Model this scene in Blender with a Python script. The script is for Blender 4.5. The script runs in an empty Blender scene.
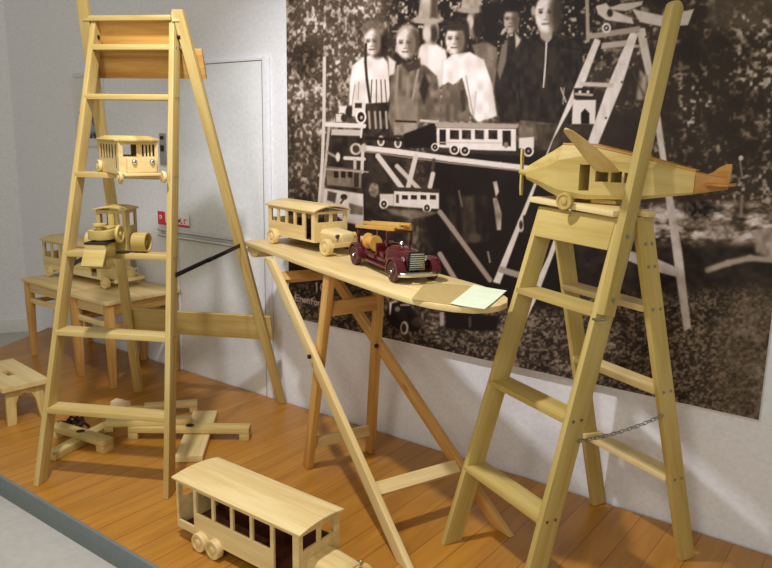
import bpy, bmesh, math, random
import numpy as np
from mathutils import Vector, Matrix, Euler
PI = math.pi
C = bpy.context.scene.collection
random.seed(7)

# ------------------------------------------------------------------ camera numbers
F, PITCH, ROLL, YAW, CH = 730.33, math.radians(11.3635), math.radians(1.00887), math.radians(36.8186), 1.4
fw = Vector((-math.sin(YAW)*math.cos(PITCH), math.cos(YAW)*math.cos(PITCH), -math.sin(PITCH)))
rt = Vector((math.cos(YAW), math.sin(YAW), 0)); up = rt.cross(fw)
rt2 = rt*math.cos(ROLL)+up*math.sin(ROLL); up2 = -rt*math.sin(ROLL)+up*math.cos(ROLL)
cam = bpy.data.objects.new('camera', bpy.data.cameras.new('camera')); C.objects.link(cam)
M = Matrix((( rt2.x, up2.x, -fw.x, 0), (rt2.y, up2.y, -fw.y, 0), (rt2.z, up2.z, -fw.z, CH), (0, 0, 0, 1)))
cam.matrix_world = M
cam.data.sensor_fit = 'HORIZONTAL'; cam.data.sensor_width = 36; cam.data.lens = 36*F/772
cam.data.clip_start = .02
bpy.context.scene.camera = cam

# ------------------------------------------------------------------ materials
def lin(c):
    c = c/255.0
    return c/12.92 if c <= .04045 else ((c+.055)/1.055)**2.4
def col(r, g, b): return (lin(r), lin(g), lin(b), 1)
def mat(name, c, rough=.6, metal=0, spec=.5, bump=0, bscale=60, coat=0):
    m = bpy.data.materials.new(name); m.use_nodes = True
    n = m.node_tree.nodes; l = m.node_tree.links; b = n['Principled BSDF']
    b.inputs['Roughness'].default_value = rough; b.inputs['Metallic'].default_value = metal
    b.inputs['Specular IOR Level'].default_value = spec; b.inputs['Coat Weight'].default_value = coat
    tc = n.new('ShaderNodeTexCoord'); nz = n.new('ShaderNodeTexNoise')
    nz.inputs['Scale'].default_value = bscale; nz.inputs['Detail'].default_value = 4
    l.new(tc.outputs['Object'], nz.inputs['Vector'])
    rp = n.new('ShaderNodeValToRGB')
    rp.color_ramp.elements[0].position = .3; rp.color_ramp.elements[1].position = .7
    rp.color_ramp.elements[0].color = (c[0]*.93, c[1]*.93, c[2]*.93, 1)
    rp.color_ramp.elements[1].color = (min(1, c[0]*1.04), min(1, c[1]*1.04), min(1, c[2]*1.04), 1)
    l.new(nz.outputs['Fac'], rp.inputs['Fac']); l.new(rp.outputs['Color'], b.inputs['Base Color'])
    if bump:
        bp = n.new('ShaderNodeBump'); bp.inputs['Strength'].default_value = bump; bp.inputs['Distance'].default_value = .002
        l.new(nz.outputs['Fac'], bp.inputs['Height']); l.new(bp.outputs['Normal'], b.inputs['Normal'])
    return m
def wood(name, light, dark, axis='X', rough=.5, knots=.25, spec=.35, fine=1.0):
    """pine: rings stretched along one object axis, fine fibres, a few knots, each object its own shift"""
    m = bpy.data.materials.new(name+'_'+axis); m.use_nodes = True
    n = m.node_tree.nodes; l = m.node_tree.links; b = n['Principled BSDF']
    b.inputs['Roughness'].default_value = rough; b.inputs['Specular IOR Level'].default_value = spec
    tc = n.new('ShaderNodeTexCoord'); oi = n.new('ShaderNodeObjectInfo')
    ml = n.new('ShaderNodeVectorMath'); ml.operation = 'SCALE'; ml.inputs[0].default_value = (7.3, 5.1, 9.7)
    l.new(oi.outputs['Random'], ml.inputs['Scale'])
    ad = n.new('ShaderNodeVectorMath'); ad.operation = 'ADD'
    l.new(tc.outputs['Object'], ad.inputs[0]); l.new(ml.outputs[0], ad.inputs[1])
    def stretched(s, k):
        mp = n.new('ShaderNodeMapping')
        v = [k, k, k]; v['XYZ'.index(axis)] = s
        mp.inputs['Scale'].default_value = v
        l.new(ad.outputs[0], mp.inputs['Vector']); return mp
    m1 = stretched(1.6, 22*fine)
    n1 = n.new('ShaderNodeTexNoise'); n1.inputs['Scale'].default_value = 1; n1.inputs['Detail'].default_value = 3; n1.inputs['Distortion'].default_value = .6
    l.new(m1.outputs[0], n1.inputs['Vector'])
    m2 = stretched(8, 190)
    n2 = n.new('ShaderNodeTexNoise'); n2.inputs['Scale'].default_value = 1; n2.inputs['Detail'].default_value = 2
    l.new(m2.outputs[0], n2.inputs['Vector'])
    mx = n.new('ShaderNodeMath'); mx.operation = 'MULTIPLY_ADD'; mx.inputs[1].default_value = .35
    l.new(n2.outputs['Fac'], mx.inputs[0]); l.new(n1.outputs['Fac'], mx.inputs[2])
    rp = n.new('ShaderNodeValToRGB'); e = rp.color_ramp.elements
    e[0].position = .48; e[0].color = col(*dark); e[1].position = .82; e[1].color = col(*light)
    l.new(mx.outputs[0], rp.inputs['Fac'])
    vo = n.new('ShaderNodeTexVoronoi'); m3 = stretched(3.0, 7); vo.inputs['Scale'].default_value = 1
    l.new(m3.outputs[0], vo.inputs['Vector'])
    kr = n.new('ShaderNodeValToRGB'); k = kr.color_ramp.elements
    k[0].position = .03; k[0].color = (knots*3, knots*3, knots*3, 1); k[1].position = .10; k[1].color = (0, 0, 0, 1)
    l.new(vo.outputs['Distance'], kr.inputs['Fac'])
    mi = n.new('ShaderNodeMixRGB'); mi.inputs['Color2'].default_value = col(dark[0]*.6, dark[1]*.5, dark[2]*.45)
    l.new(kr.outputs['Color'], mi.inputs['Fac']); l.new(rp.outputs['Color'], mi.inputs['Color1'])
    hs = n.new('ShaderNodeHueSaturation')
    vr = n.new('ShaderNodeMapRange'); vr.inputs['To Min'].default_value = .92; vr.inputs['To Max'].default_value = 1.07
    l.new(oi.outputs['Random'], vr.inputs['Value']); l.new(vr.outputs[0], hs.inputs['Value'])
    l.new(mi.outputs['Color'], hs.inputs['Color']); l.new(hs.outputs['Color'], b.inputs['Base Color'])
    bp = n.new('ShaderNodeBump'); bp.inputs['Strength'].default_value = .12; bp.inputs['Distance'].default_value = .001
    l.new(mx.outputs[0], bp.inputs['Height']); l.new(bp.outputs['Normal'], b.inputs['Normal'])
    return m
PINE = {a: wood('pine', (208, 185, 120), (183, 153, 86), a) for a in 'XYZ'}
PALE = {a: wood('pale_birch', (228, 206, 150), (208, 178, 116), a, knots=.0, fine=.8) for a in 'XYZ'}
OLIVE = {a: wood('lacquered_pine', (198, 176, 108), (178, 152, 82), a, rough=.5, knots=.0, spec=.3) for a in 'XYZ'}
WARM = {a: wood('warm_pine', (210, 168, 98), (182, 130, 66), a, rough=.4) for a in 'XYZ'}
PLY = {a: wood('varnished_panel', (212, 166, 92), (190, 136, 68), a, rough=.25, knots=.1, spec=.6) for a in 'XYZ'}
ORANGE = {a: wood('orange_pine', (190, 136, 58), (160, 108, 40), a, rough=.4, knots=0) for a in 'XYZ'}
LADW = {a: wood('yellow_varnished_pine', (222, 178, 92), (196, 142, 62), a, rough=.3, knots=0, spec=.5) for a in 'XYZ'}
M_RED = mat('dark_red_lacquer', col(78, 12, 24), .25, 0, .5, coat=.4)
M_REDTYRE = mat('dark_red_wheel', col(66, 20, 28), .4)
M_CHROME = mat('chrome', col(215, 215, 210), .18, 1)
M_STEEL = mat('steel_screw', col(150, 150, 145), .35, 1)
M_BLACK = mat('black_metal', col(18, 18, 20), .4, 0, .5)
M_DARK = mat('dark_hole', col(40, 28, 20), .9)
M_WALL = mat('painted_wall', col(232, 233, 238), .8, 0, .25, .04, 60)
M_WHITE = mat('white_paint', col(222, 222, 220), .5)
M_DOOR = mat('door_paint', col(228, 231, 232), .55, 0, .35)
M_GREYLINE = mat('grey_gasket_and_shade', col(150, 152, 148), .6)
M_GFLOOR = mat('gallery_floor', col(186, 182, 174), .55, 0, .4, .1, 30)
M_FASCIA = mat('grey_fascia', col(116, 124, 124), .6, 0, .4, .1, 40)
M_SIGNRED = mat('sign_red', col(214, 50, 60), .4)
M_SIGNWHITE = mat('sign_white', col(240, 236, 236), .4)
M_BROWNPAPER = mat('brown_paper', col(184, 160, 104), .85, 0, .2, .3, 35)
M_GREENPAPER = mat('pale_green_paper', col(226, 236, 208), .8, 0, .2, .05, 20)
M_SCRAP = mat('dark_scrap', col(58, 30, 24), .8, 0, .3, .6, 90)
M_INT = mat('shaded_interior', col(88, 42, 30), .6)  # shade inside the toy buses, put into a dark red-brown colour
M_BARK = mat('pale_offcut', col(228, 204, 166), .7, 0, .3, .3, 70)

def plank_floor():
    m = bpy.data.materials.new('orange_plank_deck'); m.use_nodes = True
    n = m.node_tree.nodes; l = m.node_tree.links; b = n['Principled BSDF']
    b.inputs['Roughness'].default_value = .38; b.inputs['Specular IOR Level'].default_value = .45
    tc = n.new('ShaderNodeTexCoord')
    sp = n.new('ShaderNodeSeparateXYZ'); l.new(tc.outputs['Object'], sp.inputs[0])
    dv = n.new('ShaderNodeMath'); dv.operation = 'DIVIDE'; dv.inputs[1].default_value = .108
    l.new(sp.outputs['X'], dv.inputs[0])
    fl = n.new('ShaderNodeMath'); fl.operation = 'FLOOR'; l.new(dv.outputs[0], fl.inputs[0])
    fr = n.new('ShaderNodeMath'); fr.operation = 'FRACT'; l.new(dv.outputs[0], fr.inputs[0])
    wn = n.new('ShaderNodeTexWhiteNoise'); wn.noise_dimensions = '1D'; l.new(fl.outputs[0], wn.inputs['W'])
    cm = n.new('ShaderNodeCombineXYZ')
    sx = n.new('ShaderNodeMath'); sx.operation = 'MULTIPLY'; sx.inputs[1].default_value = 18; l.new(sp.outputs['X'], sx.inputs[0])
    sy = n.new('ShaderNodeMath'); sy.operation = 'MULTIPLY'; sy.inputs[1].default_value = 1.7; l.new(sp.outputs['Y'], sy.inputs[0])
    sz = n.new('ShaderNodeMath'); sz.operation = 'MULTIPLY'; sz.inputs[1].default_value = 37; l.new(wn.outputs['Value'], sz.inputs[0])
    l.new(sx.outputs[0], cm.inputs[0]); l.new(sy.outputs[0], cm.inputs[1]); l.new(sz.outputs[0], cm.inputs[2])
    nz = n.new('ShaderNodeTexNoise'); nz.inputs['Scale'].default_value = 1.2; nz.inputs['Detail'].default_value = 4; nz.inputs['Distortion'].default_value = 1.2
    l.new(cm.outputs[0], nz.inputs['Vector'])
    rp = n.new('ShaderNodeValToRGB'); e = rp.color_ramp.elements
    e[0].position = .3; e[0].color = col(164, 110, 36); e[1].position = .7; e[1].color = col(186, 130, 48)
    l.new(nz.outputs['Fac'], rp.inputs['Fac'])
    hs = n.new('ShaderNodeHueSaturation'); vr = n.new('ShaderNodeMapRange')
    vr.inputs['To Min'].default_value = .93; vr.inputs['To Max'].default_value = 1.06
    l.new(wn.outputs['Value'], vr.inputs['Value']); l.new(vr.outputs[0], hs.inputs['Value']); l.new(rp.outputs['Color'], hs.inputs['Color'])
    # joint lines
    lt = n.new('ShaderNodeMath'); lt.operation = 'LESS_THAN'; lt.inputs[1].default_value = .035; l.new(fr.outputs[0], lt.inputs[0])
    mi = n.new('ShaderNodeMixRGB'); mi.inputs['Color2'].default_value = col(140, 86, 30)
    l.new(lt.outputs[0], mi.inputs['Fac']); l.new(hs.outputs['Color'], mi.inputs['Color1']); l.new(mi.outputs['Color'], b.inputs['Base Color'])
    return m
M_DECK = plank_floor()

# ------------------------------------------------------------------ mesh helpers
class MB:
    def __init__(s): s.bm = bmesh.new()
    def box(s, x0, x1, y0, y1, z0, z1, mtx=None):
        vs = [s.bm.verts.new(Vector(p)) for p in ((x0,y0,z0),(x1,y0,z0),(x1,y1,z0),(x0,y1,z0),(x0,y0,z1),(x1,y0,z1),(x1,y1,z1),(x0,y1,z1))]
        for f in ((0,3,2,1),(4,5,6,7),(0,1,5,4),(1,2,6,5),(2,3,7,6),(3,0,4,7)): s.bm.faces.new([vs[i] for i in f])
        if mtx is not None:
            for v in vs: v.co = mtx @ v.co
        return s
    def prism(s, pts, axis, a, b):
        """polygon pts (2-D, in the other two axes in cyclic order) extruded along axis from a to b"""
        def P(p, d):
            return {'X': (d, p[0], p[1]), 'Y': (p[0], d, p[1]), 'Z': (p[0], p[1], d)}[axis]
        A = [s.bm.verts.new(P(p, a)) for p in pts]; B = [s.bm.verts.new(P(p, b)) for p in pts]
        n = len(pts)
        s.bm.faces.new(A); s.bm.faces.new(B[::-1])
        for i in range(n): s.bm.faces.new((A[i], B[i], B[(i+1) % n], A[(i+1) % n]))
        return s
    def lathe(s, prof, o=(0,0,0), axis=(0,0,1), n=24, closed=True):
        """profile [(r, h)] turned about axis through o"""
        ax = Vector(axis).normalized(); q = ax.to_track_quat('Z', 'Y'); o = Vector(o)
        rings = []
        for r, h in prof:
            if r < 1e-6: rings.append([s.bm.verts.new(o+q @ Vector((0, 0, h)))])
            else: rings.append([s.bm.verts.new(o+q @ Vector((r*math.cos(2*PI*i/n), r*math.sin(2*PI*i/n), h))) for i in range(n)])
        for a, b in zip(rings, rings[1:]):
            for i in range(n):
                j = (i+1) % n
                if len(a) == 1 and len(b) == 1: continue
                if len(a) == 1: s.bm.faces.new((a[0], b[j], b[i]))
                elif len(b) == 1: s.bm.faces.new((a[i], a[j], b[0]))
                else: s.bm.faces.new((a[i], a[j], b[j], b[i]))
        return s
    def cyl(s, p0, p1, r, n=20, r1=None):
        p0 = Vector(p0); p1 = Vector(p1); L = (p1-p0).length
        return s.lathe([(0, 0), (r, 0), (r if r1 is None else r1, L), (0, L)], p0, p1-p0, n)
    def loft(s, rings, cap=True):
        R = [[s.bm.verts.new(Vector(p)) for p in r] for r in rings]; n = len(R[0])
        for a, b in zip(R, R[1:]):
            for i in range(n): s.bm.faces.new((a[i], a[(i+1) % n], b[(i+1) % n], b[i]))
        if cap: s.bm.faces.new(R[0][::-1]); s.bm.faces.new(R[-1])
        return s
    def tube(s, pts, r, n=8, closed=False):
        pts = [Vector(p) for p in pts]; m = len(pts); rings = []
        for i, p in enumerate(pts):
            d = (pts[(i+1) % m]-pts[i-1]) if closed else (pts[min(i+1, m-1)]-pts[max(i-1, 0)])
            d.normalize(); a = d.orthogonal() if abs(d.z) > .95 else d.cross(Vector((0, 0, 1))); a.normalize(); b = d.cross(a)
            rings.append([s.bm.verts.new(p+a*r*math.cos(2*PI*k/n)+b*r*math.sin(2*PI*k/n)) for k in range(n)])
        seq = list(zip(rings, rings[1:]))+([(rings[-1], rings[0])] if closed else [])
        for a, b in seq:
            for i in range(n): s.bm.faces.new((a[i], a[(i+1) % n], b[(i+1) % n], b[i]))
        if not closed: s.bm.faces.new(rings[0][::-1]); s.bm.faces.new(rings[-1])
        return s
    def build(s, name, m, parent=None, bevel=0, smooth=True, label=None, mtx=None):
        bm = s.bm
        bmesh.ops.recalc_face_normals(bm, faces=bm.faces)
        if bevel:
            es = [e for e in bm.edges if len(e.link_faces) == 2 and e.calc_face_angle() > math.radians(35)]
            try: bmesh.ops.bevel(bm, geom=es, offset=bevel, segments=2, affect='EDGES', clamp_overlap=True, profile=.6)
            except Exception: pass
        me = bpy.data.meshes.new(name); bm.to_mesh(me); bm.free()
        me.materials.append(m)
        if smooth:
            me.polygons.foreach_set('use_smooth', [True]*len(me.polygons))
            try: me.set_sharp_from_angle(angle=math.radians(38))
            except Exception: pass
        o = bpy.data.objects.new(name, me); C.objects.link(o)
        if parent is not None: o.parent = parent
        if mtx is not None: o.matrix_basis = mtx
        if label: o['label'] = label
        return o
def tag(o, label, cat, group=None):
    o['label'] = label; o['category'] = cat
    if group: o['group'] = group
    return o
def thing(name, label, cat, loc=(0,0,0), rotz=0, group=None, rot=None):
    o = bpy.data.objects.new(name, None); o.empty_display_size = .05; C.objects.link(o)
    o.location = loc; o.rotation_euler = rot if rot else (0, 0, rotz)
    return tag(o, label, cat, group)
def beam(name, p0, p1, wy, tz, m, parent=None, side=(1,0,0), cut0=None, cut1=None, bevel=.002, label=None, rounded=False):
    """a straight stick: local X (grain) from p0 to p1, local Y the side direction (width wy), local Z the rest (tz).
    cut0/cut1: normal of the end cut, e.g. (0,0,1) for an end standing flat on the floor"""
    p0 = Vector(p0); p1 = Vector(p1); x = (p1-p0); L = x.length; x.normalize()
    y = Vector(side); y = (y-x*y.dot(x)).normalized(); z = x.cross(y)
    b = MB(); b.box(0, L, -wy/2, wy/2, -tz/2, tz/2)
    rot = Matrix((x, y, z)).transposed()
    for v in b.bm.verts:
        c = cut0 if v.co.x < L/2 else cut1
        if c is not None:
            n = Vector(c); off = rot @ Vector((0, v.co.y, v.co.z))
            v.co.x -= off.dot(n)/x.dot(n)
    m4 = rot.to_4x4(); m4.translation = p0
    return b.build(name, m['X'] if isinstance(m, dict) else m, parent, bevel, label=label, mtx=m4)
def screws(parent, spots, r=.0045, m=None, n=(1,0,0), name='screw'):
    for p in spots:
        d = Vector(n).normalized(); p = Vector(p)
        MB().cyl(p-d*.001, p+d*.0022, r, 10).build(name, m or M_STEEL, parent)

# ------------------------------------------------------------------ setting
WY = 2.67
def struct(o): o['kind'] = 'structure'; return o
fz = -.087
struct(MB().box(-7.5, 3.5, -3.0, 4.2, fz-.05, fz).build('floor', M_GFLOOR, bevel=0))
XC = -5.36                                                       # where the left wall meets the back wall
struct(MB().box(XC-.02, 3.0, WY, WY+.12, fz, 3.2).build('wall_back', M_WALL))
# left wall: runs from the corner towards the viewer, slightly away to the left
d = Vector((-.55, -.84, 0)).normalized(); nrm = Vector((d.y, -d.x, 0))
lw = MB(); q0 = Vector((XC, WY, fz)); q1 = q0+d*4.2
if nrm.dot(Vector((1, 0, 0))) > 0: nrm = -nrm
lw.prism([(q0.x, q0.y), (q1.x, q1.y), (q1.x+nrm.x*.12, q1.y+nrm.y*.12), (q0.x+nrm.x*.12, q0.y+nrm.y*.12)], 'Z', fz, 3.2)
struct(lw.build('wall_left', M_WALL))
bb = MB(); i = -nrm*.015
bb.prism([(q0.x, q0.y), (q1.x, q1.y), (q1.x+i.x, q1.y+i.y), (q0.x+i.x, q0.y+i.y)], 'Z', fz, fz+.095)
struct(bb.build('baseboard_left', M_WHITE, bevel=.003))

# platform
plat = thing('display_platform', 'low display platform with orange plank deck and grey front edge', 'platform', (-1.5, 1.95, fz))
px = lambda p: (p[0]+1.5, p[1]-1.95)
outline = [(-5.05, 2.655), (-4.78, 2.15), (-4.62, 1.90), (-4.36, 1.53), (-4.1, 1.30), (1.6, 1.30), (1.6, 2.655)]
inner = [(-5.03, 2.654), (-4.765, 2.16), (-4.60, 1.915), (-4.35, 1.55), (-4.09, 1.32), (1.58, 1.32), (1.58, 2.654)]
MB().prism([px(p) for p in outline], 'Z', -fz-.02, -fz-.0008).build('deck', M_DECK, plat, .002)
MB().prism([px(p) for p in inner], 'Z', 0, -fz-.02).build('fascia', M_FASCIA, plat, .001)
strip = [(-4.1, 1.30), (-4.1, 1.287), (1.6, 1.287), (1.6, 1.30)]
MB().prism([px(p) for p in strip], 'Z', .0, -fz+.001).build('edge_strip', M_FASCIA, plat, .002)

# door in the back wall
door = MB().box(-3.51, -2.79, WY-.012, WY-.001, fz, 1.765).build('door_1', M_DOOR, bevel=.003); struct(door)
fr = MB()
fr.box(-2.785, -2.742, WY-.018, WY-.001, fz, 1.787); fr.box(-3.56, -3.515, WY-.018, WY-.001, fz, 1.787); fr.box(-3.515, -2.785, WY-.018, WY-.001, 1.768, 1.787)
fr.build('door_frame', M_WALL, door, .004)
gk = MB(); gk.box(-2.790, -2.786, WY-.0165, WY-.012, fz, 1.768)
gk.build('gasket', M_GREYLINE, door)
sw = thing('wall_switch', 'small grey switch plate on the wall beside the tall ladder, level with the toy tram', 'switch', (-3.63, WY, 1.31))
MB().box(-.026, .026, -.011, -.001, -.09, .09).build('plate', M_GREYLINE, sw, .003)
MB().box(-.012, .018, -.016, -.0112, -.012, .022).build('rocker', M_BLACK, sw, .002)
MB().box(-.012, .018, -.014, -.0112, .055, .075).build('indicator', M_DARK, sw, .001)
wr_ = thing('wall_rail', 'pair of thin white rails along the wall behind the tall ladder', 'rail', (-3.30, WY, .83))
for z in (.015, -.018):
    MB().box(-.39, .40, -.030, -.013, z-.008, z+.004).build('rail', M_WHITE, wr_, .003)
    MB().box(-.385, .395, -.0295, -.025, z-.013, z-.0083).build('shadow_strip', M_GREYLINE, wr_)  # solid grey strip, the rail's shadow line put into its colour
for x in (-.37, .38): MB().box(x-.006, x+.006, -.0128, -.0008, -.03, .02).build('bracket', M_WHITE, wr_, .001)

# little notice on the door
sg = thing('wall_notice', 'small red and white notice on the wall above the thin rails', 'sign', (-3.54, WY-.0185, .87))
MB().box(-.145, .145, -.002, -.0003, 0, .078).build('notice_board', M_SIGNWHITE, sg)
r = MB(); r.box(-.145, -.075, -.003, -.0015, 0, .078); r.box(-.075, .145, -.003, -.0015, 0, .014)
r.build('red_field', M_SIGNRED, sg)
g = MB(); g.lathe([(0, 0), (.012, 0), (.012, .001), (0, .001)], (-.118, -.003, .045), (0, -1, 0), 14); g.build('white_mark', M_SIGNWHITE, sg)
g = MB(); g.box(-.124, -.117, -.0048, -.004, .038, .05); g.build('dark_mark', M_BLACK, sg)
g = MB()
for x, z, w, hh in ((-.055, .02, .006, .028), (-.049, .042, .012, .006), (-.03, .02, .005, .022), (-.018, .02, .005, .022), (-.03, .02, .016, .005), (.0, .02, .006, .026), (.006, .034, .012, .006), (.03, .02, .005, .02), (.03, .036, .02, .005), (.03, .02, .02, .005), (.066, .02, .006, .034), (.072, .02, .012, .005), (.098, .02, .006, .028), (.104, .042, .014, .006)):
    g.box(x, x+w, -.003, -.0018, z, z+hh)
g.build('red_lettering', M_SIGNRED, sg)
g = MB(); g.lathe([(0, 0), (.009, 0), (.009, .001), (0, .001)], (.054, -.0025, .036), (0, -1, 0), 12); g.build('dark_dot', M_BLACK, sg)

# framed picture half hidden by the tall ladder
pf = thing('framed_picture', 'small dark picture in a thin white frame behind the tall ladder', 'picture', (-4.36, WY, 1.31))
f_ = MB()
for a in ((-.16, .16, 0, .03), (-.16, .16, .43, .455)): f_.box(a[0], a[1], -.02, -.001, a[2], a[3])
f_.box(-.16, -.135, -.02, -.001, .03, .43); f_.box(.135, .16, -.02, -.001, .03, .43)
f_.build('frame', M_WHITE, pf, .002)
MB().box(-.135, .135, -.012, -.001, .03, .43).build('mount', M_WHITE, pf)
def picmat():
    m = mat('picture_print', col(70, 78, 92), .5, bscale=22)
    r = [x for x in m.node_tree.nodes if x.type == 'VALTORGB'][0].color_ramp.elements
    r[0].position = .42; r[1].position = .6; r[0].color = col(46, 44, 44); r[1].color = col(150, 165, 190); return m
MB().box(-.115, .115, -.0135, -.0125, .05, .22).build('print', picmat(), pf)

# ------------------------------------------------------------------ the big sepia photograph on the wall, painted onto a fine grid
MX0, MX1, MZ0, MZ1, MY = -2.604, -.386, .479, 2.22, WY-.025
def build_mural():
    st = .0035
    nx = int(round((MX1-MX0)/st))+1; nz = int(round((MZ1-MZ0)/st))+1
    X, Z = np.meshgrid(np.linspace(MX0, MX1, nx), np.linspace(MZ0, MZ1, nz)); X = X.ravel(); Z = Z.ravel()
    # drawing coordinates of the print (one unit is about 4 mm)
    d = np.stack([X, np.full_like(X, MY), Z-CH], 1)
    R = np.array([[*rt2], [*up2], [*fw]]); q = d @ R.T
    U = 386+F*q[:, 0]/q[:, 2]; V = 284-F*q[:, 1]/q[:, 2]
    rng = np.random.RandomState(5)
    lat = rng.rand(256, 256)
    def vn(u, v):
        i = np.floor(u).astype(int); j = np.floor(v).astype(int); fu = u-i; fv = v-j
        fu = fu*fu*(3-2*fu); fv = fv*fv*(3-2*fv)
        a = lat[i % 256, j % 256]; b = lat[(i+1) % 256, j % 256]; c = lat[i % 256, (j+1) % 256]; e = lat[(i+1) % 256, (j+1) % 256]
        return (a*(1-fu)+b*fu)*(1-fv)+(c*(1-fu)+e*fu)*fv
    def fbm(u, v, o=3):
        s = 0; w = .5; t = 0
        for k in range(o): s = s+w*vn(u*2**k+17*k, v*2**k+31*k); t += w; w *= .55
        return s/t
    ss = lambda a, b, x: np.clip((x-a)/(b-a), 0, 1)**2*(3-2*np.clip((x-a)/(b-a), 0, 1))
    L = np.zeros_like(U)
    # --- background
    sp = lambda a, b, k: .5*vn(U/a+k, V/b+k*3)+.3*vn(U/(a*.55)+k*5, V/(b*.55)+k)+.2*vn(U/(a*2.2)+k, V/(b*2.2)+k*7)
    big = fbm(U/34, V/30+4, 2); s1 = sp(2.9, 3.9, 3); s2 = sp(4.2, 4.2, 40)
    left = .17+.26*big+.44*ss(.40, .80, s1)*(.35+1.1*big)+.10*(vn(U/1.5, V/1.7)-.5)
    big2 = fbm(U/30+9, V/26, 2)
    right = .16+.12*big2+.52*ss(.47, .80, s2)*ss(.25, .75, big2)
    t = ss(330, 640, U)
    L = left*(1-t)+right*t
    # behind the people: dark with small lights
    m = ss(375, 405, U)*(1-ss(570, 650, U))*(1-ss(60, 75, V))*ss(-120, -10, V); L = L*(1-m)+m*(.13+.55*ss(.5, .8, sp(3.2, 3.8, 11)))
    # darker towards the lower left hedge
    m = (1-ss(345, 352, U))*ss(150, 215, V); L = L*(1-.55*m)
    # top right, hazy
    m = ss(700, 712, U-.2*V)*(1-ss(20, 40, V)); L = L+m*.12
    # rocky ground on the right
    rock = .22+.62*ss(.25, .75, fbm(U/13+2, V/6, 3))+.26*(sp(3, 2.4, 5)-.5)
    m = ss(632, 660, U)*ss(196, 216, V+10*(vn(U/14, V/9)-.5))*(1-ss(238, 254, V+8*(vn(U/11+8, V/30)-.5)+.06*(700-U)))
    L = L*(1-m)+m*rock
    # dark band and lawn
    m = ss(236, 252, V)*ss(470, 520, U); L = L*(1-m)+m*(.12+.1*vn(U/7, V/5))
    m = ss(280, 300, V+8*(vn(U/12, V/12)-.5)-.02*(U-600)); lawn = .13+.34*ss(.3, .8, sp(2.4, 2.2, 6))+.12*fbm(U/20, V/14, 2)
    L = L*(1-m)+m*lawn
    m = ss(690, 765, U)*ss(265, 330, V); L = L*(1-m)+m*(.40+.44*(sp(3, 2.6, 23)-.5)+.26*(fbm(U/22, V/22, 2)-.45))
    # deep shade under the table
    m = ss(395, 440, U)*(1-ss(560, 580, U))*ss(135, 160, V)*(1-ss(300, 318, V)); L = L*(1-m)+m*(.085+.05*fbm(U/16, V/24, 2))
    m = ss(322, 335, U)*(1-ss(400, 420, U))*ss(118, 140, V)*(1-ss(250, 275, V)); L = L*(1-m)+m*(.13+.12*vn(U/5, V/5))

    def sd(pts, u, v):
        P = np.array(pts, float); n = len(P); dist = np.full(u.shape, 1e9); ins = np.zeros(u.shape, bool)
        for i in range(n):
            a = P[i]; b = P[(i+1) % n]; e = b-a; w0 = u-a[0]; w1 = v-a[1]
            tt = np.clip((w0*e[0]+w1*e[1])/(e @ e+1e-9), 0, 1)
            dist = np.minimum(dist, (w0-e[0]*tt)**2+(w1-e[1]*tt)**2)
            c = ((a[1] <= v) != (b[1] <= v))
            with np.errstate(divide='ignore', invalid='ignore'):
                xi = a[0]+(v-a[1])/(b[1]-a[1]+1e-12)*(b[0]-a[0])
            ins ^= c & (u < xi)
        dd = np.sqrt(dist); return np.where(ins, -dd, dd)
    def blend(idx, a, val):
        L[idx] = L[idx]*(1-a)+a*val
    def poly(pts, val, soft=.8, tex=0., sc=4):
        P = np.array(pts, float); lo = P.min(0)-3-soft; hi = P.max(0)+3+soft
        idx = np.where((U > lo[0]) & (U < hi[0]) & (V > lo[1]) & (V < hi[1]))[0]
        if not len(idx): return
        u, v = U[idx], V[idx]; a = 1-ss(-soft, soft, sd(pts, u, v))
        w = val+(tex*(vn(u/sc+val*50, v/(sc*1.8))-.5)*2 if tex else 0)
        blend(idx, a, w)
    def ell(cx, cy, rx, ry, val, soft=.8, tex=0.):
        idx = np.where((abs(U-cx) < rx+3+soft) & (abs(V-cy) < ry+3+soft))[0]
        if not len(idx): return
        u, v = U[idx], V[idx]; r = np.sqrt(((u-cx)/rx)**2+((v-cy)/ry)**2)
        a = 1-ss(-soft, soft, (r-1)*min(rx, ry)); w = val+(tex*(vn(u/2.5, v/2.5)-.5)*2 if tex else 0)
        blend(idx, a, w)
    def line(pts, w, val, soft=.6):
        for (x0, y0), (x1, y1) in zip(pts, pts[1:]):
            lo = (min(x0, x1)-w-2, min(y0, y1)-w-2); hi = (max(x0, x1)+w+2, max(y0, y1)+w+2)
            idx = np.where((U > lo[0]) & (U < hi[0]) & (V > lo[1]) & (V < hi[1]))[0]
            if not len(idx): continue
            u, v = U[idx], V[idx]; ex, ey = x1-x0, y1-y0
            tt = np.clip(((u-x0)*ex+(v-y0)*ey)/(ex*ex+ey*ey+1e-9), 0, 1)
            dd = np.hypot(u-x0-ex*tt, v-y0-ey*tt); blend(idx, 1-ss(w/2-soft, w/2+soft, dd), val)
    def face(cx, cy, rx, ry, val, shade=1, hair=None):
        """a face lit from the left: brow, eyes, nose, mouth"""
        ell(cx, cy, rx, ry, val, 1.6, .05)
        ell(cx+shade*rx*.66, cy+.5, rx*.5, ry*.92, val*.52, 2.6)
        for s in (-1, 1): ell(cx+s*rx*.40-.8, cy-ry*.10, 2.1, ry*.10, .30, 1.1)
        for s in (-1, 1): line([(cx+s*rx*.40-2.6, cy-ry*.24), (cx+s*rx*.40+1.2, cy-ry*.26)], ry*.07, .42, .9)
        line([(cx+.4, cy-ry*.1), (cx+.8, cy+ry*.26)], 1.4, val*.74, 1.0); line([(cx-1.4, cy+ry*.30), (cx+1.4, cy+ry*.30)], 1.1, val*.6, .9)
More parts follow.
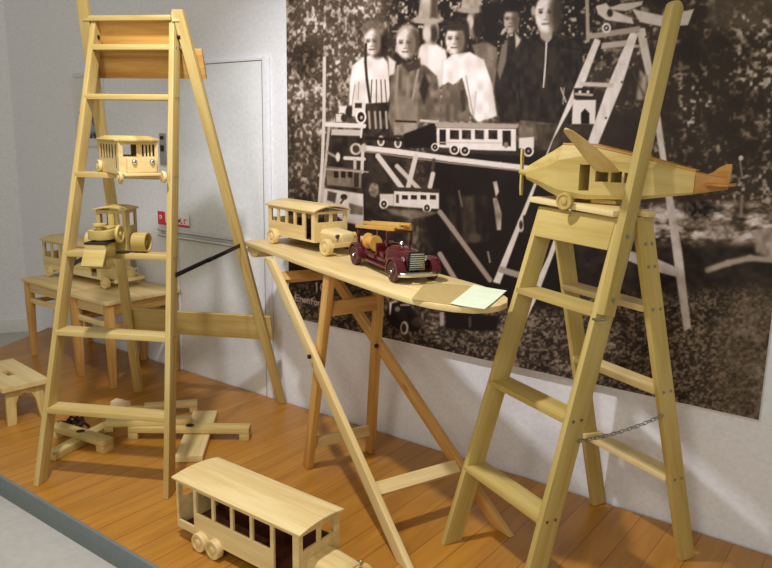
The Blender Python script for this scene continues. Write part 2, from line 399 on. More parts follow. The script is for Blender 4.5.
        line([(cx-rx*.32, cy+ry*.54), (cx+rx*.26, cy+ry*.54)], 1.5, .36, 1.0)
    # --- man with the tall hat (back row)
    poly([(418, 48), (430, 40), (446, 50), (450, 80), (436, 90), (418, 76)], .80, 2, .09, 6)
    ell(431, 31, 8, 14, .62, 1.5); ell(434, 34, 4, 9, .22, 2); ell(427, 34, 4, 7, .75, 2)
    ell(427, 20.5, 16, 3.4, .62, 1); poly([(418, 18), (421, -6), (436, -6), (438, 18)], .66, 1.3, .08); poly([(430, 18), (432, -6), (437, -6), (438, 18)], .3, 2)
    # --- man with the brimmed hat
    poly([(472, 45), (486, 41), (497, 48), (499, 75), (495, 92), (484, 85)], .42, 1.5, .06); poly([(487, 47), (492, 47), (494, 60), (489, 60)], .5, 1)
    ell(474, 24, 7, 15, .5, 1.5); ell(478, 26, 5, 14, .15, 2); ell(470, 22, 3.5, 7, .72, 1.5)
    ell(471, 10, 15, 3.2, .6, 1); poly([(461, 8), (463, -6), (480, -6), (482, 8)], .62, 1.2, .08)
    poly([(480, 6), (500, 2), (498, 40), (484, 42)], .11, 3)
    # --- man in the dark coat
    poly([(498, 55), (508, 38), (520, 36), (526, 50), (524, 122), (500, 122), (494, 92)], .17, 1.5, .05)
    poly([(502, 45), (508, 40), (506, 62), (500, 80), (497, 70)], .44, 1.5); poly([(515, 32), (521, 40), (516, 50)], .72, 1.5)
    face(511, 20, 7, 12, .66, 1); ell(512, 5, 13, 7, .10, 2.5); line([(503, 9), (523, 9)], 3, .12, 1)
    # --- girl with the plaits
    poly([(352, 66), (362, 58), (371, 55), (383, 57), (391, 66), (393, 88), (387, 104), (362, 106), (349, 108), (350, 86)], .87, 1.4, .09, 6)
    ell(378, 42, 11, 16, .14, 2.5, .04); ell(374, 29, 11, 9, .42, 2.5, .06); face(372, 42.5, 7.6, 13, .84, 1)
    line([(366, 44), (365.5, 62), (367, 80), (370, 102)], 2.6, .20, .8); line([(389, 58), (391, 80), (392, 100)], 3.4, .22, 1)
    for x in (372, 376.5, 381, 385): line([(x, 80), (x+(x-377)*.25, 106)], 1.1, .34, .6)
    poly([(360, 104), (391, 102), (392, 136), (364, 136)], .20, 1.2, .08); 
    for x in (369, 375, 380, 386): line([(x, 112), (x+1, 128)], 2.2, .62, .8)
    line([(355, 85), (352, 106)], 1.2, .6); line([(359, 82), (358, 104)], 1, .62)
    # --- bald boy in overalls
    poly([(391, 74), (400, 64), (414, 62), (426, 66), (437, 76), (441, 96), (440, 120), (418, 124), (416, 132), (393, 132), (388, 118), (390, 96)], .42, 1.4, .12)
    poly([(396, 98), (414, 98), (415, 120), (397, 120)], .52, 1.2, .07); poly([(394, 122), (418, 122), (417, 135), (394, 135)], .55, 1.2, .08)
    line([(398, 66), (396, 98)], 2.2, .54); line([(419, 66), (413, 98)], 2.4, .56); poly([(424, 72), (430, 84), (424, 104), (419, 90)], .18, 2)
    line([(396, 121), (416, 122)], 2, .18); poly([(388, 56), (396, 62), (394, 74), (389, 76)], .80, 1.5); poly([(399, 60), (410, 64), (420, 58), (421, 68), (408, 72)], .24, 1.5)
    ell(407.5, 38, 11, 14, .62, 1.8, .05); ell(415, 42, 5, 13, .26, 2); face(405.5, 44, 9, 14.5, .80, 1)
    # --- boy in white shirt and brown overalls
    poly([(444, 62), (452, 54), (470, 52), (484, 60), (492, 84), (497, 116), (478, 122), (470, 112), (462, 78), (452, 86), (443, 84)], .86, 1.4, .10, 6)
    poly([(443, 86), (448, 82), (456, 86), (462, 78), (468, 98), (470, 121), (440, 122)], .40, 1.2, .08); poly([(460, 90), (465, 90), (466, 110), (462, 112)], .24, 1.5)
    line([(466, 76), (470, 98), (474, 118)], 1.4, .62); line([(476, 92), (474, 116)], 1.2, .7)
    ell(456, 27, 13, 11, .16, 2.2, .06); ell(464, 36, 5, 15, .16, 2); face(454.5, 40, 9, 14, .80, 1); ell(455, 27, 11, 4, .2, 1.5)
    # --- young man in the zipped jacket
    poly([(516, 48), (528, 38), (540, 33), (556, 33), (570, 37), (580, 46), (586, 74), (583, 110), (576, 124), (552, 124), (520, 120), (513, 100), (512, 72)], .17, 1.2, .06)
    poly([(520, 120), (556, 124), (556, 141), (522, 141)], .38, 1.2, .06); poly([(536, 124), (560, 124), (558, 150), (538, 150)], .26, 1.2, .06)
    poly([(538, 26), (541, 38), (548, 44), (552, 38), (553, 26)], .62, 1.2); line([(535, 37), (545, 46), (557, 37)], 1.6, .10)
    line([(546.5, 43), (545.5, 64), (543.5, 87)], 1.5, .78, .5); line([(524, 82), (536, 88)], 1, .10); line([(561, 88), (566, 102)], 1.2, .75); line([(564, 88), (563, 104)], 1.2, .62)
    ell(548, -2, 15, 12, .14, 2); ell(533.5, 11, 2.4, 5, .62, 1); face(546, 14, 11, 18.5, .84, 1); ell(557.5, 12, 5, 18, .24, 3)
    line([(548, 44), (580, 50)], 1.2, .12); line([(518, 70), (521, 116)], 1.2, .11); line([(577, 60), (574, 118)], 1.4, .11)
    # legs in the shade below the table
    for x0, x1, vv in ((447, 455, .17), (460, 474, .24), (476, 486, .16)): poly([(x0, 196), (x1, 196), (x1+3, 240), (x0+4, 244)], vv, 3, .06)
    poly([(493, 182), (497, 181), (499, 192), (496, 197)], .62, 1, .15); poly([(493, 198), (497, 198), (502, 214), (501, 230), (497, 230)], .58, 1, .15); line([(459, 191), (462, 206)], 2, .38)
    line([(488, 252), (490, 262)], 2, .5); ell(475, 238, 6, 5, .3, 2)
    # --- left stand with toys
    line([(324.5, 58), (324, 120), (322.5, 160), (319, 208)], 3.2, .80, .7)
    line([(343, 125), (331, 125), (327, 124)], 3, .82); line([(327, 124.5), (364, 126)], 4.6, .86); poly([(332, 129), (362, 130), (361, 136), (331, 135)], .74, .8); line([(362, 127), (361, 137)], 2, .84)
    line([(329, 128), (326, 160), (321, 205)], 2.6, .70)
    poly([(339, 106), (347, 106), (347, 113), (339, 113)], .86, .7); ell(350, 112, 4.4, 6.5, .20, 1); poly([(336, 114), (344, 114), (344, 122), (336, 122)], .82, .7); ell(344, 118, 3, 4, .22, .8)
    poly([(353, 100), (366, 100), (365, 119), (352, 116)], .84, .8); poly([(355, 103), (362, 103), (362, 108), (355, 108)], .22, .7); ell(361, 117, 5.4, 7.2, .92, .8); ell(361, 117, 3.6, 5, .14, .7); ell(361.5, 117.5, 1.3, 1.8, .75, .6)
    # lower shelf things
    line([(345, 158), (364, 159)], 3.6, .82); line([(355, 160), (355, 180)], 3, .72); ell(356, 149, 6, 6, .75, 1, .1); ell(356, 149, 3.5, 4, .25, .8); line([(363, 146), (362, 172)], 3.2, .80); line([(327, 152), (338, 158)], 2.4, .6, 1); ell(338, 157, 2.2, 4.6, .82, .7)
    poly([(326, 166), (362, 170), (361, 188), (327, 185)], .46, .9, .06); 
    for x in (334, 341, 348): poly([(x, 171), (x+4.6, 171.5), (x+4.6, 178), (x, 177.5)], .14, .6)
    poly([(354, 173), (359, 173), (359, 187), (354, 187)], .2, .6); line([(325, 169), (368, 172)], 1.4, .66)
    poly([(324, 188), (364, 194), (364, 226), (345, 222), (322, 206)], .78, 1.2, .06); poly([(328, 191), (337, 193), (335, 203), (327, 200)], .3, 1.2); ell(344, 197, 3.4, 3, .18, .8); line([(341, 203), (344, 199)], 2, .3); poly([(349, 203), (363, 207), (363, 215), (350, 214)], .42, 1.2, .1)
    line([(364, 180), (365, 230)], 2, .16)
    # --- table
    line([(366, 148), (400, 152), (450, 159), (500, 165), (536, 169)], 5.4, .84, .7); line([(366, 151.5), (450, 163), (536, 172.5)], 1.4, .55)
    line([(378, 156), (402, 188)], 5.2, .80, .8); line([(397, 166), (420, 190)], 4.4, .74, .9); line([(416, 156), (408, 188)], 4.8, .78, .8); line([(434, 160), (432, 174)], 3.4, .28, 1.2); line([(433, 174), (430, 187)], 4.6, .78, .8)
    ell(364, 148, 2.6, 4.6, .72, .8)
    for x, y in ((381, 141), (398, 143)): ell(x, y, 3.6, 5.2, .88, .7); ell(x, y, 2, 3.3, .3, .7)
    poly([(404, 134), (436, 122), (437, 148), (404, 148)], .10, 1.2); line([(366, 138), (404, 140)], 3, .12, 1.2); line([(421, 120.5), (437, 122)], 2.6, .72)
    # big bus on the table
    poly([(437, 126), (516, 127), (516, 151), (478, 150), (437, 147)], .86, .8, .03); poly([(434, 122), (519, 124), (518, 128), (436, 126.5)], .62, .8); line([(436, 127.5), (517, 128.5)], 1, .4)
    poly([(439.5, 129.5), (446, 129.5), (446, 145), (439.5, 144.5)], .14, .6)
    for x in (450, 462, 475, 488.5): poly([(x, 129.8), (x+9, 130.2), (x+9, 139.5), (x, 139)], .18, .7, .08)
    poly([(502.5, 130.5), (511, 130.5), (511, 146.5), (502.5, 146)], .14, .6); ell(506, 145, 2.4, 3, .5, .7); line([(438, 142.5), (502, 143)], 1, .7)
    poly([(519, 125), (533, 128), (534, 138), (519, 138)], .44, 1, .05); poly([(519, 138), (534, 137), (534, 148), (526, 150), (519, 148)], .82, .8)
    line([(440, 150), (520, 154)], 2.6, .22, .9)
    for x, y, r in ((435, 147, 4), (454.5, 149.5, 5.2), (465, 150.5, 5.2), (528.5, 151, 5.6)): ell(x, y, r*.95, r, .88, .7); ell(x, y, r*.66, r*.7, .14, .6); ell(x, y, r*.22, r*.24, .6, .5)
    # small bus under the table
    poly([(394, 191), (439, 193), (439, 209), (420, 208), (394, 206)], .84, .8, .03); poly([(392, 187), (440, 189), (440, 192.5), (392, 190.5)], .22, .9)
    for x in (402, 411, 420.5, 430): poly([(x, 195), (x+6, 195.3), (x+6, 199.6), (x, 199.3)], .16, .6)
    poly([(396, 194.5), (399, 194.5), (399, 203), (396, 203)], .3, .6); poly([(380, 194), (394, 194), (394, 206), (380, 205)], .78, .9); ell(374, 190, 5, 7, .52, 1.2, .14)
    for x, y in ((384, 204), (427, 208)): ell(x, y, 4.4, 5, .88, .7); ell(x, y, 2.9, 3.4, .16, .6); ell(x, y, 1, 1.2, .7, .5)
    poly([(384, 208), (424, 211), (438, 212), (430, 216), (412, 219), (392, 214)], .44, 2, .1)
    line([(440, 212), (452, 228), (490, 280)], 5, .58, 1); line([(440, 254), (458, 284)], 5, .62, 1); line([(420, 232), (432, 250)], 3, .22, 2)
    poly([(366, 230), (378, 222), (392, 240), (388, 262), (372, 252)], .16, 2)
    # --- white step ladder with the model aeroplane
    line([(587, -6), (588, 40)], 3.6, .62, .9); poly([(595, 38), (600.5, 41), (585, 83), (553, 140), (500, 284), (493, 282), (533, 186), (578, 78)], .82, .8, .05)
    poly([(631, 31), (638, 34), (622, 86), (599, 142), (560, 238), (536, 300), (521, 331), (514, 329), (548, 256), (588, 142), (606, 90)], .84, .8, .05)
    poly([(636, 28), (645, 28), (658, 100), (668, 170), (682, 250), (691, 328), (684, 331), (676, 276), (662, 170), (651, 98)], .76, .8, .05)
    poly([(588, 34), (640, 26), (640, 32), (590, 39)], .62, .8); poly([(602, 43), (627, 40), (626, 46), (601, 49)], .68, .8); poly([(581, 82), (614, 83), (613, 87.5), (579, 86)], .74, .8)
    poly([(627, 250), (655, 258), (678, 268), (677, 277), (650, 270), (627, 260)], .74, .9, .05); poly([(500, 266), (520, 272), (518, 278), (498, 272)], .6, .9)
    poly([(640, 70), (648, 76), (648, 100), (636, 100)], .52, 2, .15); line([(633, 72), (644, 96)], 1.2, .3)
    for x, y in ((646, 37), (622, 82), (606, 118)): ell(x, y, 1.1, 1.1, .2, .5)
    poly([(596, 6), (606, 3), (612, 10), (632, 18), (634, 24), (606, 20), (598, 14)], .78, .9, .05); poly([(606, 9), (620, 4), (643, 1), (642, 5), (626, 11)], .74, .8); poly([(632, 9), (664, 16), (694, 9), (688, 25), (664, 27), (640, 22)], .80, .9, .03); ell(610, 13, 3, 4, .2, .8)
    ell(606.5, 28, 4.6, 5.2, .84, .8); ell(606.5, 28, 2.6, 3, .2, .6); ell(606.5, 28, 1, 1, .8, .4)
    # little house on the ladder step
    poly([(573, 100), (596, 100), (595, 124), (572, 124)], .84, .8); poly([(581, 124), (581, 113), (585, 108.5), (589.5, 113), (589.5, 124)], .10, .7); poly([(574, 88), (594, 88), (594, 99), (574, 99)], .16, 1); line([(576, 94), (592, 95)], 2.4, .7, .8); ell(580, 92, 1.6, 1.6, .8, .6); ell(588, 92, 1.6, 1.6, .8, .6)
    # wheel standing at the ladder foot
    ell(521, 225, 3.4, 7, .78, .8); ell(521, 225, 1.8, 4.4, .2, .7); poly([(523, 216), (533, 212), (533, 232), (524, 234)], .14, 1)
    # path and stones on the right
    line([(708, 270), (728, 263), (750, 258), (775, 260)], 6, .62, 2); poly([(752, 232), (775, 226), (775, 262), (756, 252)], .60, 3, .1); ell(722, 232, 16, 8, .60, 4, .15); ell(697, 222, 20, 6, .5, 3, .15)
    line([(742, 196), (741, 216)], 3, .5, 1.2); line([(740, 160), (742, 176)], 1.6, .55, 1); ell(741, 158, 2.4, 2.4, .8, .8); ell(700, 210, 16, 9, .22, 4, .2)
    # car at the lower edge
    poly([(388, 306), (400, 302), (410, 306), (424, 322), (418, 332), (398, 330), (386, 318)], .12, 1.2); line([(390, 314), (390.5, 303), (396, 301)], 2, .72, .7); ell(397.5, 309, 2.6, 2.6, .5, .8); line([(401, 305), (409, 305)], 1.6, .62)
    ell(404.5, 328, 4, 6.6, .84, .8); ell(404, 328, 2.4, 4.6, .2, .7); ell(418, 322, 6, 5, .3, 1.4)
    poly([(440, 312), (444, 312), (444, 326), (440, 325)], .66, .9); poly([(445, 311), (500, 316), (496, 331), (446, 329)], .10, 2); line([(470, 318), (470, 326)], 3, .3, 1)
    # printed caption, most of it behind the ironing board
    wv = .86
    line([(316.8, 283), (316.8, 291.5)], 1.3, wv, .5); line([(315.6, 284), (316.8, 283)], 1, wv, .5); line([(321.8, 290.5), (320.6, 287.5), (321.6, 284.2), (323.6, 283.6)], 1.1, wv, .5)
    line([(381.4, 308.4), (383.2, 311.5), (383.4, 315), (382.2, 318.5)], 1.5, wv, .5); line([(391, 304), (390, 313)], 1.4, wv, .5)
    def glyph(x, y, s):
        for st_ in s: line([(x+a, y+b+.22*a) for a, b in st_], 1.05, wv-.06, .5)
    y0 = 294.6; k = .22
    def at(x): return y0+k*(x-296)
    glyph(295.5, at(295.5), [[(0, 0), (0, 6)], [(0, 0), (3.4, 0)], [(0, 3), (2.6, 3)], [(0, 6), (3.6, 6)]])
    glyph(300.3, at(300.3), [[(0, 2.2), (0, 6)], [(0, 2.8), (1.4, 2.2), (2.2, 3), (2.2, 6)]])
    glyph(303.6, at(303.6), [[(0, 4), (2.4, 4), (1.6, 2.2), (.2, 3), (0, 5), (1.2, 6), (2.4, 5.4)]])
    glyph(307.2, at(307.2), [[(0, 2.2), (0, 6)], [(0, 2.8), (1.4, 2.2), (2.2, 3), (2.2, 6)]])
    glyph(311.8, at(311.8), [[(0, 6), (0, .6), (1.6, 0)], [(-.8, 2.4), (1.4, 2.4)]])
    glyph(314.6, at(314.6), [[(0, 3), (1.2, 2.2), (2.4, 3), (2.4, 5.2), (1.2, 6), (0, 5.2), (0, 3)]])
    glyph(318.4, at(318.4), [[(0, 2.2), (0, 6)], [(0, 3), (1.6, 2.2)]])
    glyph(321.4, at(321.4), [[(2, 2.4), (.4, 2.4), (.2, 3.6), (2, 4.6), (1.8, 6), (0, 6)]])
    L[:] = np.clip(L+.03*(vn(U/1.3, V/1.3)-.5), .03, .97)
    xs = [0, .12, .3, .5, .72, .9, 1]
    cr = np.interp(L, xs, [14, 30, 74, 128, 186, 228, 240]); cg = np.interp(L, xs, [9, 22, 62, 112, 172, 217, 232]); cb = np.interp(L, xs, [8, 20, 50, 97, 162, 214, 232])
    rgb = np.stack([cr, cg, cb], 1)/255.; rgb = np.where(rgb <= .04045, rgb/12.92, ((rgb+.055)/1.055)**2.4)
    me = bpy.data.meshes.new('print')
    org = Vector(((MX0+MX1)/2, WY, MZ0))
    co = np.stack([X-org.x, np.full_like(X, MY-.0006-org.y), Z-org.z], 1)
    ii = (np.arange(nz-1)[:, None]*nx+np.arange(nx-1)[None, :]).ravel()
    fc = np.stack([ii, ii+1, ii+nx+1, ii+nx], 1)
    me.vertices.add(len(co)); me.vertices.foreach_set('co', co.astype(np.float32).ravel())
    me.loops.add(fc.size); me.loops.foreach_set('vertex_index', fc.astype(np.int32).ravel())
    me.polygons.add(len(fc)); me.polygons.foreach_set('loop_start', np.arange(0, fc.size, 4, dtype=np.int32))
    me.update(calc_edges=True)
    at_ = me.color_attributes.new('photo', 'FLOAT_COLOR', 'POINT')
    at_.data.foreach_set('color', np.concatenate([rgb, np.ones((len(rgb), 1))], 1).astype(np.float32).ravel())
    m = bpy.data.materials.new('sepia_print'); m.use_nodes = True; n = m.node_tree.nodes; b = n['Principled BSDF']
    a = n.new('ShaderNodeAttribute'); a.attribute_name = 'photo'; m.node_tree.links.new(a.outputs['Color'], b.inputs['Base Color'])
    b.inputs['Roughness'].default_value = .6; b.inputs['Specular IOR Level'].default_value = .2
    me.materials.append(m)
    t = thing('photo_mural', 'huge sepia photograph of a group of people with toys, mounted on the wall', 'mural', org)
    o = bpy.data.objects.new('print', me); C.objects.link(o); o.parent = t
    MB().box(MX0-org.x, MX1-org.x, MY-org.y, -.002, 0, MZ1-MZ0).build('backing_board', M_WHITE, t)
build_mural()

# ------------------------------------------------------------------ step ladders
def frame_rail(name, uB, wB, uT, wT, zT, thick, depth, s, m, parent, back=1, z1=None, label=None, bevel=.0025):
    """one rail of a ladder frame. (uB, wB, 0)-(uT, wT, zT) is its outer front edge; s = side (-1 left, +1 right)"""
    e0 = Vector((uB, wB, 0)); e1 = Vector((uT, wT, zT)); dr = e1-e0
    n = Vector((0, dr.z, -dr.y)).normalized()*back
    off = Vector((-s*thick/2, 0, 0))+n*depth/2
    a = e0+off; b = e1+off; dd = b-a
    a = a+dd*((0-a.z)/dd.z); b = a+dd*(((z1 if z1 else zT)-a.z)/dd.z)
    return beam(name, a, b, thick, depth, m, parent, (1, 0, 0), (0, 0, 1), (0, 0, 1), bevel, label)

# --- the tall ladder on the left
TL = thing('step_ladder', 'tall pale pine step ladder on the left carrying the toy tram and toy roller', 'ladder', (-2.4948, 1.465, 0), .4883)
ub, ut, wt, h, D = .2884, .1811, .4514, 1.8451, 1.1068
T = .022
for s in (-1, 1):
    r = frame_rail('front_rail', s*ub, 0, s*ut, wt, h, T, .062, s, PINE, TL)
lerp = lambda a, b, t: a+(b-a)*t
for z in (.307, .613, .925, 1.240, 1.553, 1.752):
    t = z/h; inn = lerp(ub, ut, t)-T; w0 = wt*t
    b = MB(); b.box(-inn-.010, inn+.003, w0-.004, w0+.078, z-.022, z)
    b.build('step', PINE['X'], TL, .003)
    screws(TL, [(lerp(ub, ut, t)+.0005, w0+.02, z-.011), (lerp(ub, ut, t)+.0005, w0+.045, z-.011)], .003)
# rear frame: flat rails, the left one carried up as a pole
def rear_u(z): return lerp(.408, .205, z/1.86)
def rear_w(z): return lerp(1.108, .452, z/1.86)
for s in (-1, 1):
    z1 = 2.14 if s < 0 else 1.885
    beam('hand_pole' if s < 0 else 'rear_rail', (s*rear_u(0), rear_w(0), 0), (s*rear_u(z1), rear_w(z1), z1), .046, .026, PINE, TL, (1, 0, 0), (0, 0, 1), (0, 0, 1), .004,
         'long rear rail that runs on above the top as a pole' if s < 0 else None)
beam('rear_brace', (-.352, rear_w(.445)+.026, .445), (.402, rear_w(.445)+.026, .445), .018, .135, PINE, TL, (0, 1, .3), bevel=.003)
n_r = Vector((0, 1.86, .656)).normalized()
beam('rear_panel', (-.182, rear_w(1.80)+.024, 1.80), (.178, rear_w(1.80)+.024, 1.80), .012, .100, PLY, TL, tuple(n_r), bevel=.002, label='upper varnished plywood panel')
beam('rear_panel', (-.225, rear_w(1.686)+.024, 1.686), (.268, rear_w(1.686)+.024, 1.686), .014, .122, WARM, TL, tuple(n_r), bevel=.002, label='lower wider plywood panel')
MB().box(-.21, .172, wt-.012, wt+.075, h, h+.021).build('cap_board', PINE['X'], TL, .003)
MB().box(.174, .208, wt-.01, wt+.03, h-.005, h+.034).build('rail_end', PALE['Z'], TL, .004)
for s in (-1, 1):                                                # black folding stays and pivots
    u0, w0 = lerp(ub, ut, .85/h), wt*.85/h+.03
    p0 = Vector((s*(u0+.006), w0, .845)); p1 = Vector((s*(rear_u(.89)-.0), rear_w(.89)-.016, .89))
    pm = p0.lerp(p1, .52)
    b = beam('folding_stay', p0, pm, .004, .019, M_BLACK, TL, (1, 0, 0), bevel=.0008)
    beam('folding_stay', pm-(p1-p0)*.06+Vector((s*.004, 0, 0)), p1+Vector((s*.004, 0, 0)), .004, .019, M_BLACK, TL, (1, 0, 0), bevel=.0008)
    MB().cyl(pm-Vector((.008, 0, 0)), pm+Vector((.008, 0, 0)), .006, 12).build('stay_rivet', M_BLACK, TL)
    MB().cyl((s*(lerp(ub, ut, .963)-.026), .470, 1.785), (s*(lerp(ub, ut, .963)+.014), .470, 1.785), .009, 14).build('pivot_bolt', M_BLACK, TL)

# --- the right ladder
TR = thing('step_ladder', 'pine step ladder on the right with a hand pole and toy aeroplane on top', 'ladder', (-1.0415, 1.9098, 0), -.4458)
ub, ut, wt, h, D = .2211, .189, .3274, 1.1909, .7178
for s in (-1, 1):
    frame_rail('front_rail', s*ub, 0, s*ut, wt, h, T, .072, s, OLIVE, TR, z1=1.181)
    e = lambda z: lerp(.222, .197, z/1.17)
    ou = lambda z: .017*(1-z/1.17)
    wr = lambda z: lerp(.712, .412, z/1.17)
    beam('rear_rail', (ou(0)+s*(e(0)-.011), wr(0), 0), (ou(1.18)+s*(e(1.18)-.011), wr(1.18), 1.181), T, .064, OLIVE, TR, (1, 0, 0), (0, 0, 1), (0, 0, 1), .0025)
for k, z in enumerate((.286, .588, .907)):
    t = z/h; inn = lerp(ub, ut, t)-T; w0 = wt*t; o = lerp(ub, ut, t)
    MB().box(-inn-.012, inn+.003, w0-.004, w0+.084, z-.019, z).build('step', OLIVE['X'], TR, .003)
    screws(TR, [(o, w0+.018, z-.010), (o, w0+.05, z-.010)], .005)
for z in (.318, .630, .905):
    e_, w0, o_u = e(z)-T, wr(z), ou(z)
    MB().box(o_u-e_-.003, o_u+e_+.003, w0-.036, w0+.04, z-.02, z).build('rear_step', PALE['X'], TR, .003)
    screws(TR, [(o_u+e_+T, w0-.012, z-.01), (o_u+e_+T, w0+.02, z-.01)], .005)
b = MB().prism([(-.214, .303), (.176, .303), (.176, .398), (.215, .398), (.215, .436), (-.214, .436)], 'Z', 1.1815, 1.200)
for v in b.bm.verts: v.co.z += max(0, .176-v.co.x)*.030
b.build('seat', PALE['X'], TR, .004)
b = MB(); z0 = 1.088
d_ = Vector((0, wt, h)).normalized(); n_ = Vector((0, h, -wt)).normalized()
beam('apron', (-.172, wt*1.13/h+.006, 1.13), (.17, wt*1.13/h+.006, 1.13), .016, .100, OLIVE, TR, tuple(n_), bevel=.002)
# hand pole with a rounded end, screwed to the outside of the front right rail
P0 = Vector((.2130, .2680, .895)); P1 = Vector((.1540, .5060, 1.803))
x = (P1-P0); Lp = x.length; x.normalize(); y = Vector((1, 0, 0)); y = (y-x*y.dot(x)).normalized(); z = x.cross(y)
hp_ = .0235
pts = [(0, -hp_), (Lp-hp_, -hp_)]+[(Lp-hp_+hp_*math.sin(a), -hp_*math.cos(a)) for a in [PI*i/12 for i in range(1, 12)]]+[(Lp-hp_, hp_), (0, hp_)]
m4 = Matrix((x, y, z)).transposed().to_4x4(); m4.translation = P0
b = MB(); b.prism([(p[1], p[0]) for p in pts], 'Y', -.0155, .0155)
for v in b.bm.verts: v.co = Vector((v.co.z, v.co.y, v.co.x))
b.build('hand_pole', OLIVE['X'], TR, .006, mtx=m4)
screws(TR, [tuple(P0+x*.05+y*.016-z*.0), tuple(P0+x*.24+y*.016)], .006)
hk = MB(); hk.tube([(.236, .245, .893), (.215, .236, .886), (.195, .236, .886)], .0035); hk.build('pole_hook', M_STEEL, TR)
for z in (1.10, 1.03): screws(TR, [(ou(z)+e(z), wr(z)-.01, z), (ou(z)+e(z), wr(z)+.016, z)], .005)
# chain between the frames (one part, links modelled)
ca = Vector((lerp(ub, ut, .53/h)+.003, wt*.53/h+.055, .515)); cb = Vector((ou(.56)+e(.56)+.003, wr(.56)-.03, .545))
ch = MB(); n = 21
for i in range(n):
    t = (i+.5)/n; c = ca.lerp(cb, t)-Vector((0, 0, .012*4*t*(1-t))); dirv = (cb-ca).normalized()
    sd = Vector((1, 0, 0)) if i % 2 else dirv.cross(Vector((1, 0, 0))).normalized()
    l2 = (cb-ca).length/n*.72
    ch.tube([c+dirv*l2*math.cos(a)+sd*.0055*math.sin(a) for a in [2*PI*k/10 for k in range(10)]], .0014, 6, True)
ch.build('chain', M_STEEL, TR, label='thin steel chain between the two frames')

# ------------------------------------------------------------------ ironing board
BO = Vector((-1.568, 2.154, 0)); BA = math.atan2(-.345, .938)
IB = thing('ironing_board', 'old wooden ironing board on crossed legs holding the toy bus and fire engine', 'ironing board', BO, BA)
o_ = [(-1.085, -.165), (-.3, -.182), (.2, -.188), (.34, -.184), (.44, -.164), (.51, -.130), (.555, -.088), (.575, -.040)]
o_ = o_+[(.572, .005), (.550, .055), (.50, .102), (.42, .138), (.30, .160), (-.3, .165), (-.75, .150), (-1.085, .105)]
MB().prism(o_, 'Z', .880, .900).build('board', PALE['X'], IB, .004)
cl = [(-1.055, .8795), (-1.045, .858), (-1.02, .840), (-.985, .832), (-.95, .838), (-.925, .856), (-.915, .8795)]
b = MB(); b.prism(cl, 'Y', -.155, .095); b.build('end_cleat', PALE['Y'], IB, .003)
A0, A1 = Vector((.42, 0, 0)), Vector((-.74, 0, .868))
ad = (A1-A0)
for v in (-.215, .215):
    vt = -.178 if v < 0 else .066
    beam('leg', (A0.x, v, 0), (A1.x, vt, A1.z), .024, .050, PALE if v < 0 else WARM, IB, (0, 1, 0), (0, 0, 1), (0, 0, 1), .003)
def onA(t, v): p = A0+ad*t; return (p.x, v, p.z)
beam('leg_stretcher', onA(.198, -.195), onA(.198, .172), .020, .052, PALE, IB, tuple(ad.cross(Vector((0, 1, 0)))), bevel=.003)
beam('leg_stretcher', onA(.915, -.168), onA(.915, .066), .024, .050, WARM, IB, tuple(ad.cross(Vector((0, 1, 0)))), bevel=.003)
Bl = ((-.419, -.155, 0), (-.222, -.158, .878)); Br = ((-.413, .155, 0), (-.235, .080, .878))
for p, q in (Bl, Br): beam('leg', p, q, .030, .048, WARM, IB, (0, 1, 0), (0, 0, 1), (0, 0, 1), .006)
def onB(t): return Vector(Bl[0]).lerp(Vector(Bl[1]), t), Vector(Br[0]).lerp(Vector(Br[1]), t)
for t, hh in ((.135, .046), (.835, .060)):
    p, q = onB(t); beam('leg_stretcher', p, q, .022, hh, WARM if t > .5 else PALE, IB, (1, 0, 0), bevel=.003)
for p in ((-.27, -.222, .545), (-.295, -.176, .54), (-.27, .09, .545), (-.30, .135, .545)):
    MB().cyl((p[0], p[1]-.005, p[2]), (p[0], p[1]+.005, p[2]), .009, 12).build('pivot_bolt', M_BLACK, IB)

# papers
def paper(name, label, pts, m, z, lift=.0):
    c = Vector((sum(p[0] for p in pts)/4, sum(p[1] for p in pts)/4)); b = MB()
    R3 = Matrix.Rotation(BA, 3, 'Z'); wc = R3 @ Vector((c.x, c.y, 0))+BO
    t = 8; g = [[None]*(t+1) for _ in range(t+1)]
    bl = lambda a, bb: [pts[0][k]*(1-a)*(1-bb)+pts[1][k]*a*(1-bb)+pts[2][k]*a*bb+pts[3][k]*(1-a)*bb for k in (0, 1)]
    for dz in (0, .0012):
        for i in range(t+1):
            for j in range(t+1):
                q = bl(i/t, j/t); g[i][j] = b.bm.verts.new((q[0]-c.x, q[1]-c.y, dz+lift*((i/t-.5)**2+(j/t-.5)**2)))
        for i in range(t):
            for j in range(t): b.bm.faces.new((g[i][j], g[i+1][j], g[i+1][j+1], g[i][j+1]))
        if dz == 0: lo = [r[:] for r in g]
    ring = [(i, 0) for i in range(t)]+[(t, j) for j in range(t)]+[(i, t) for i in range(t, 0, -1)]+[(0, j) for j in range(t, 0, -1)]
    for a, c2 in zip(ring, ring[1:]+ring[:1]): b.bm.faces.new((lo[a[0]][a[1]], lo[c2[0]][c2[1]], g[c2[0]][c2[1]], g[a[0]][a[1]]))
    o = b.build(name, m, mtx=Matrix.Translation((wc.x, wc.y, z)) @ Matrix.Rotation(BA, 4, 'Z')); return tag(o, label, 'paper')
paper('paper_sheet', 'brownish sheet of paper lying on the ironing board beside the fire engine', [(.375, -.19), (.50, -.125), (.315, .12), (.165, .02)], M_BROWNPAPER, .9006)
paper('paper_sheet', 'pale green sheet of paper lying on the tip of the ironing board', [(.497, -.130), (.606, -.085), (.435, .155), (.305, .121)], M_GREENPAPER, .9022, .006)

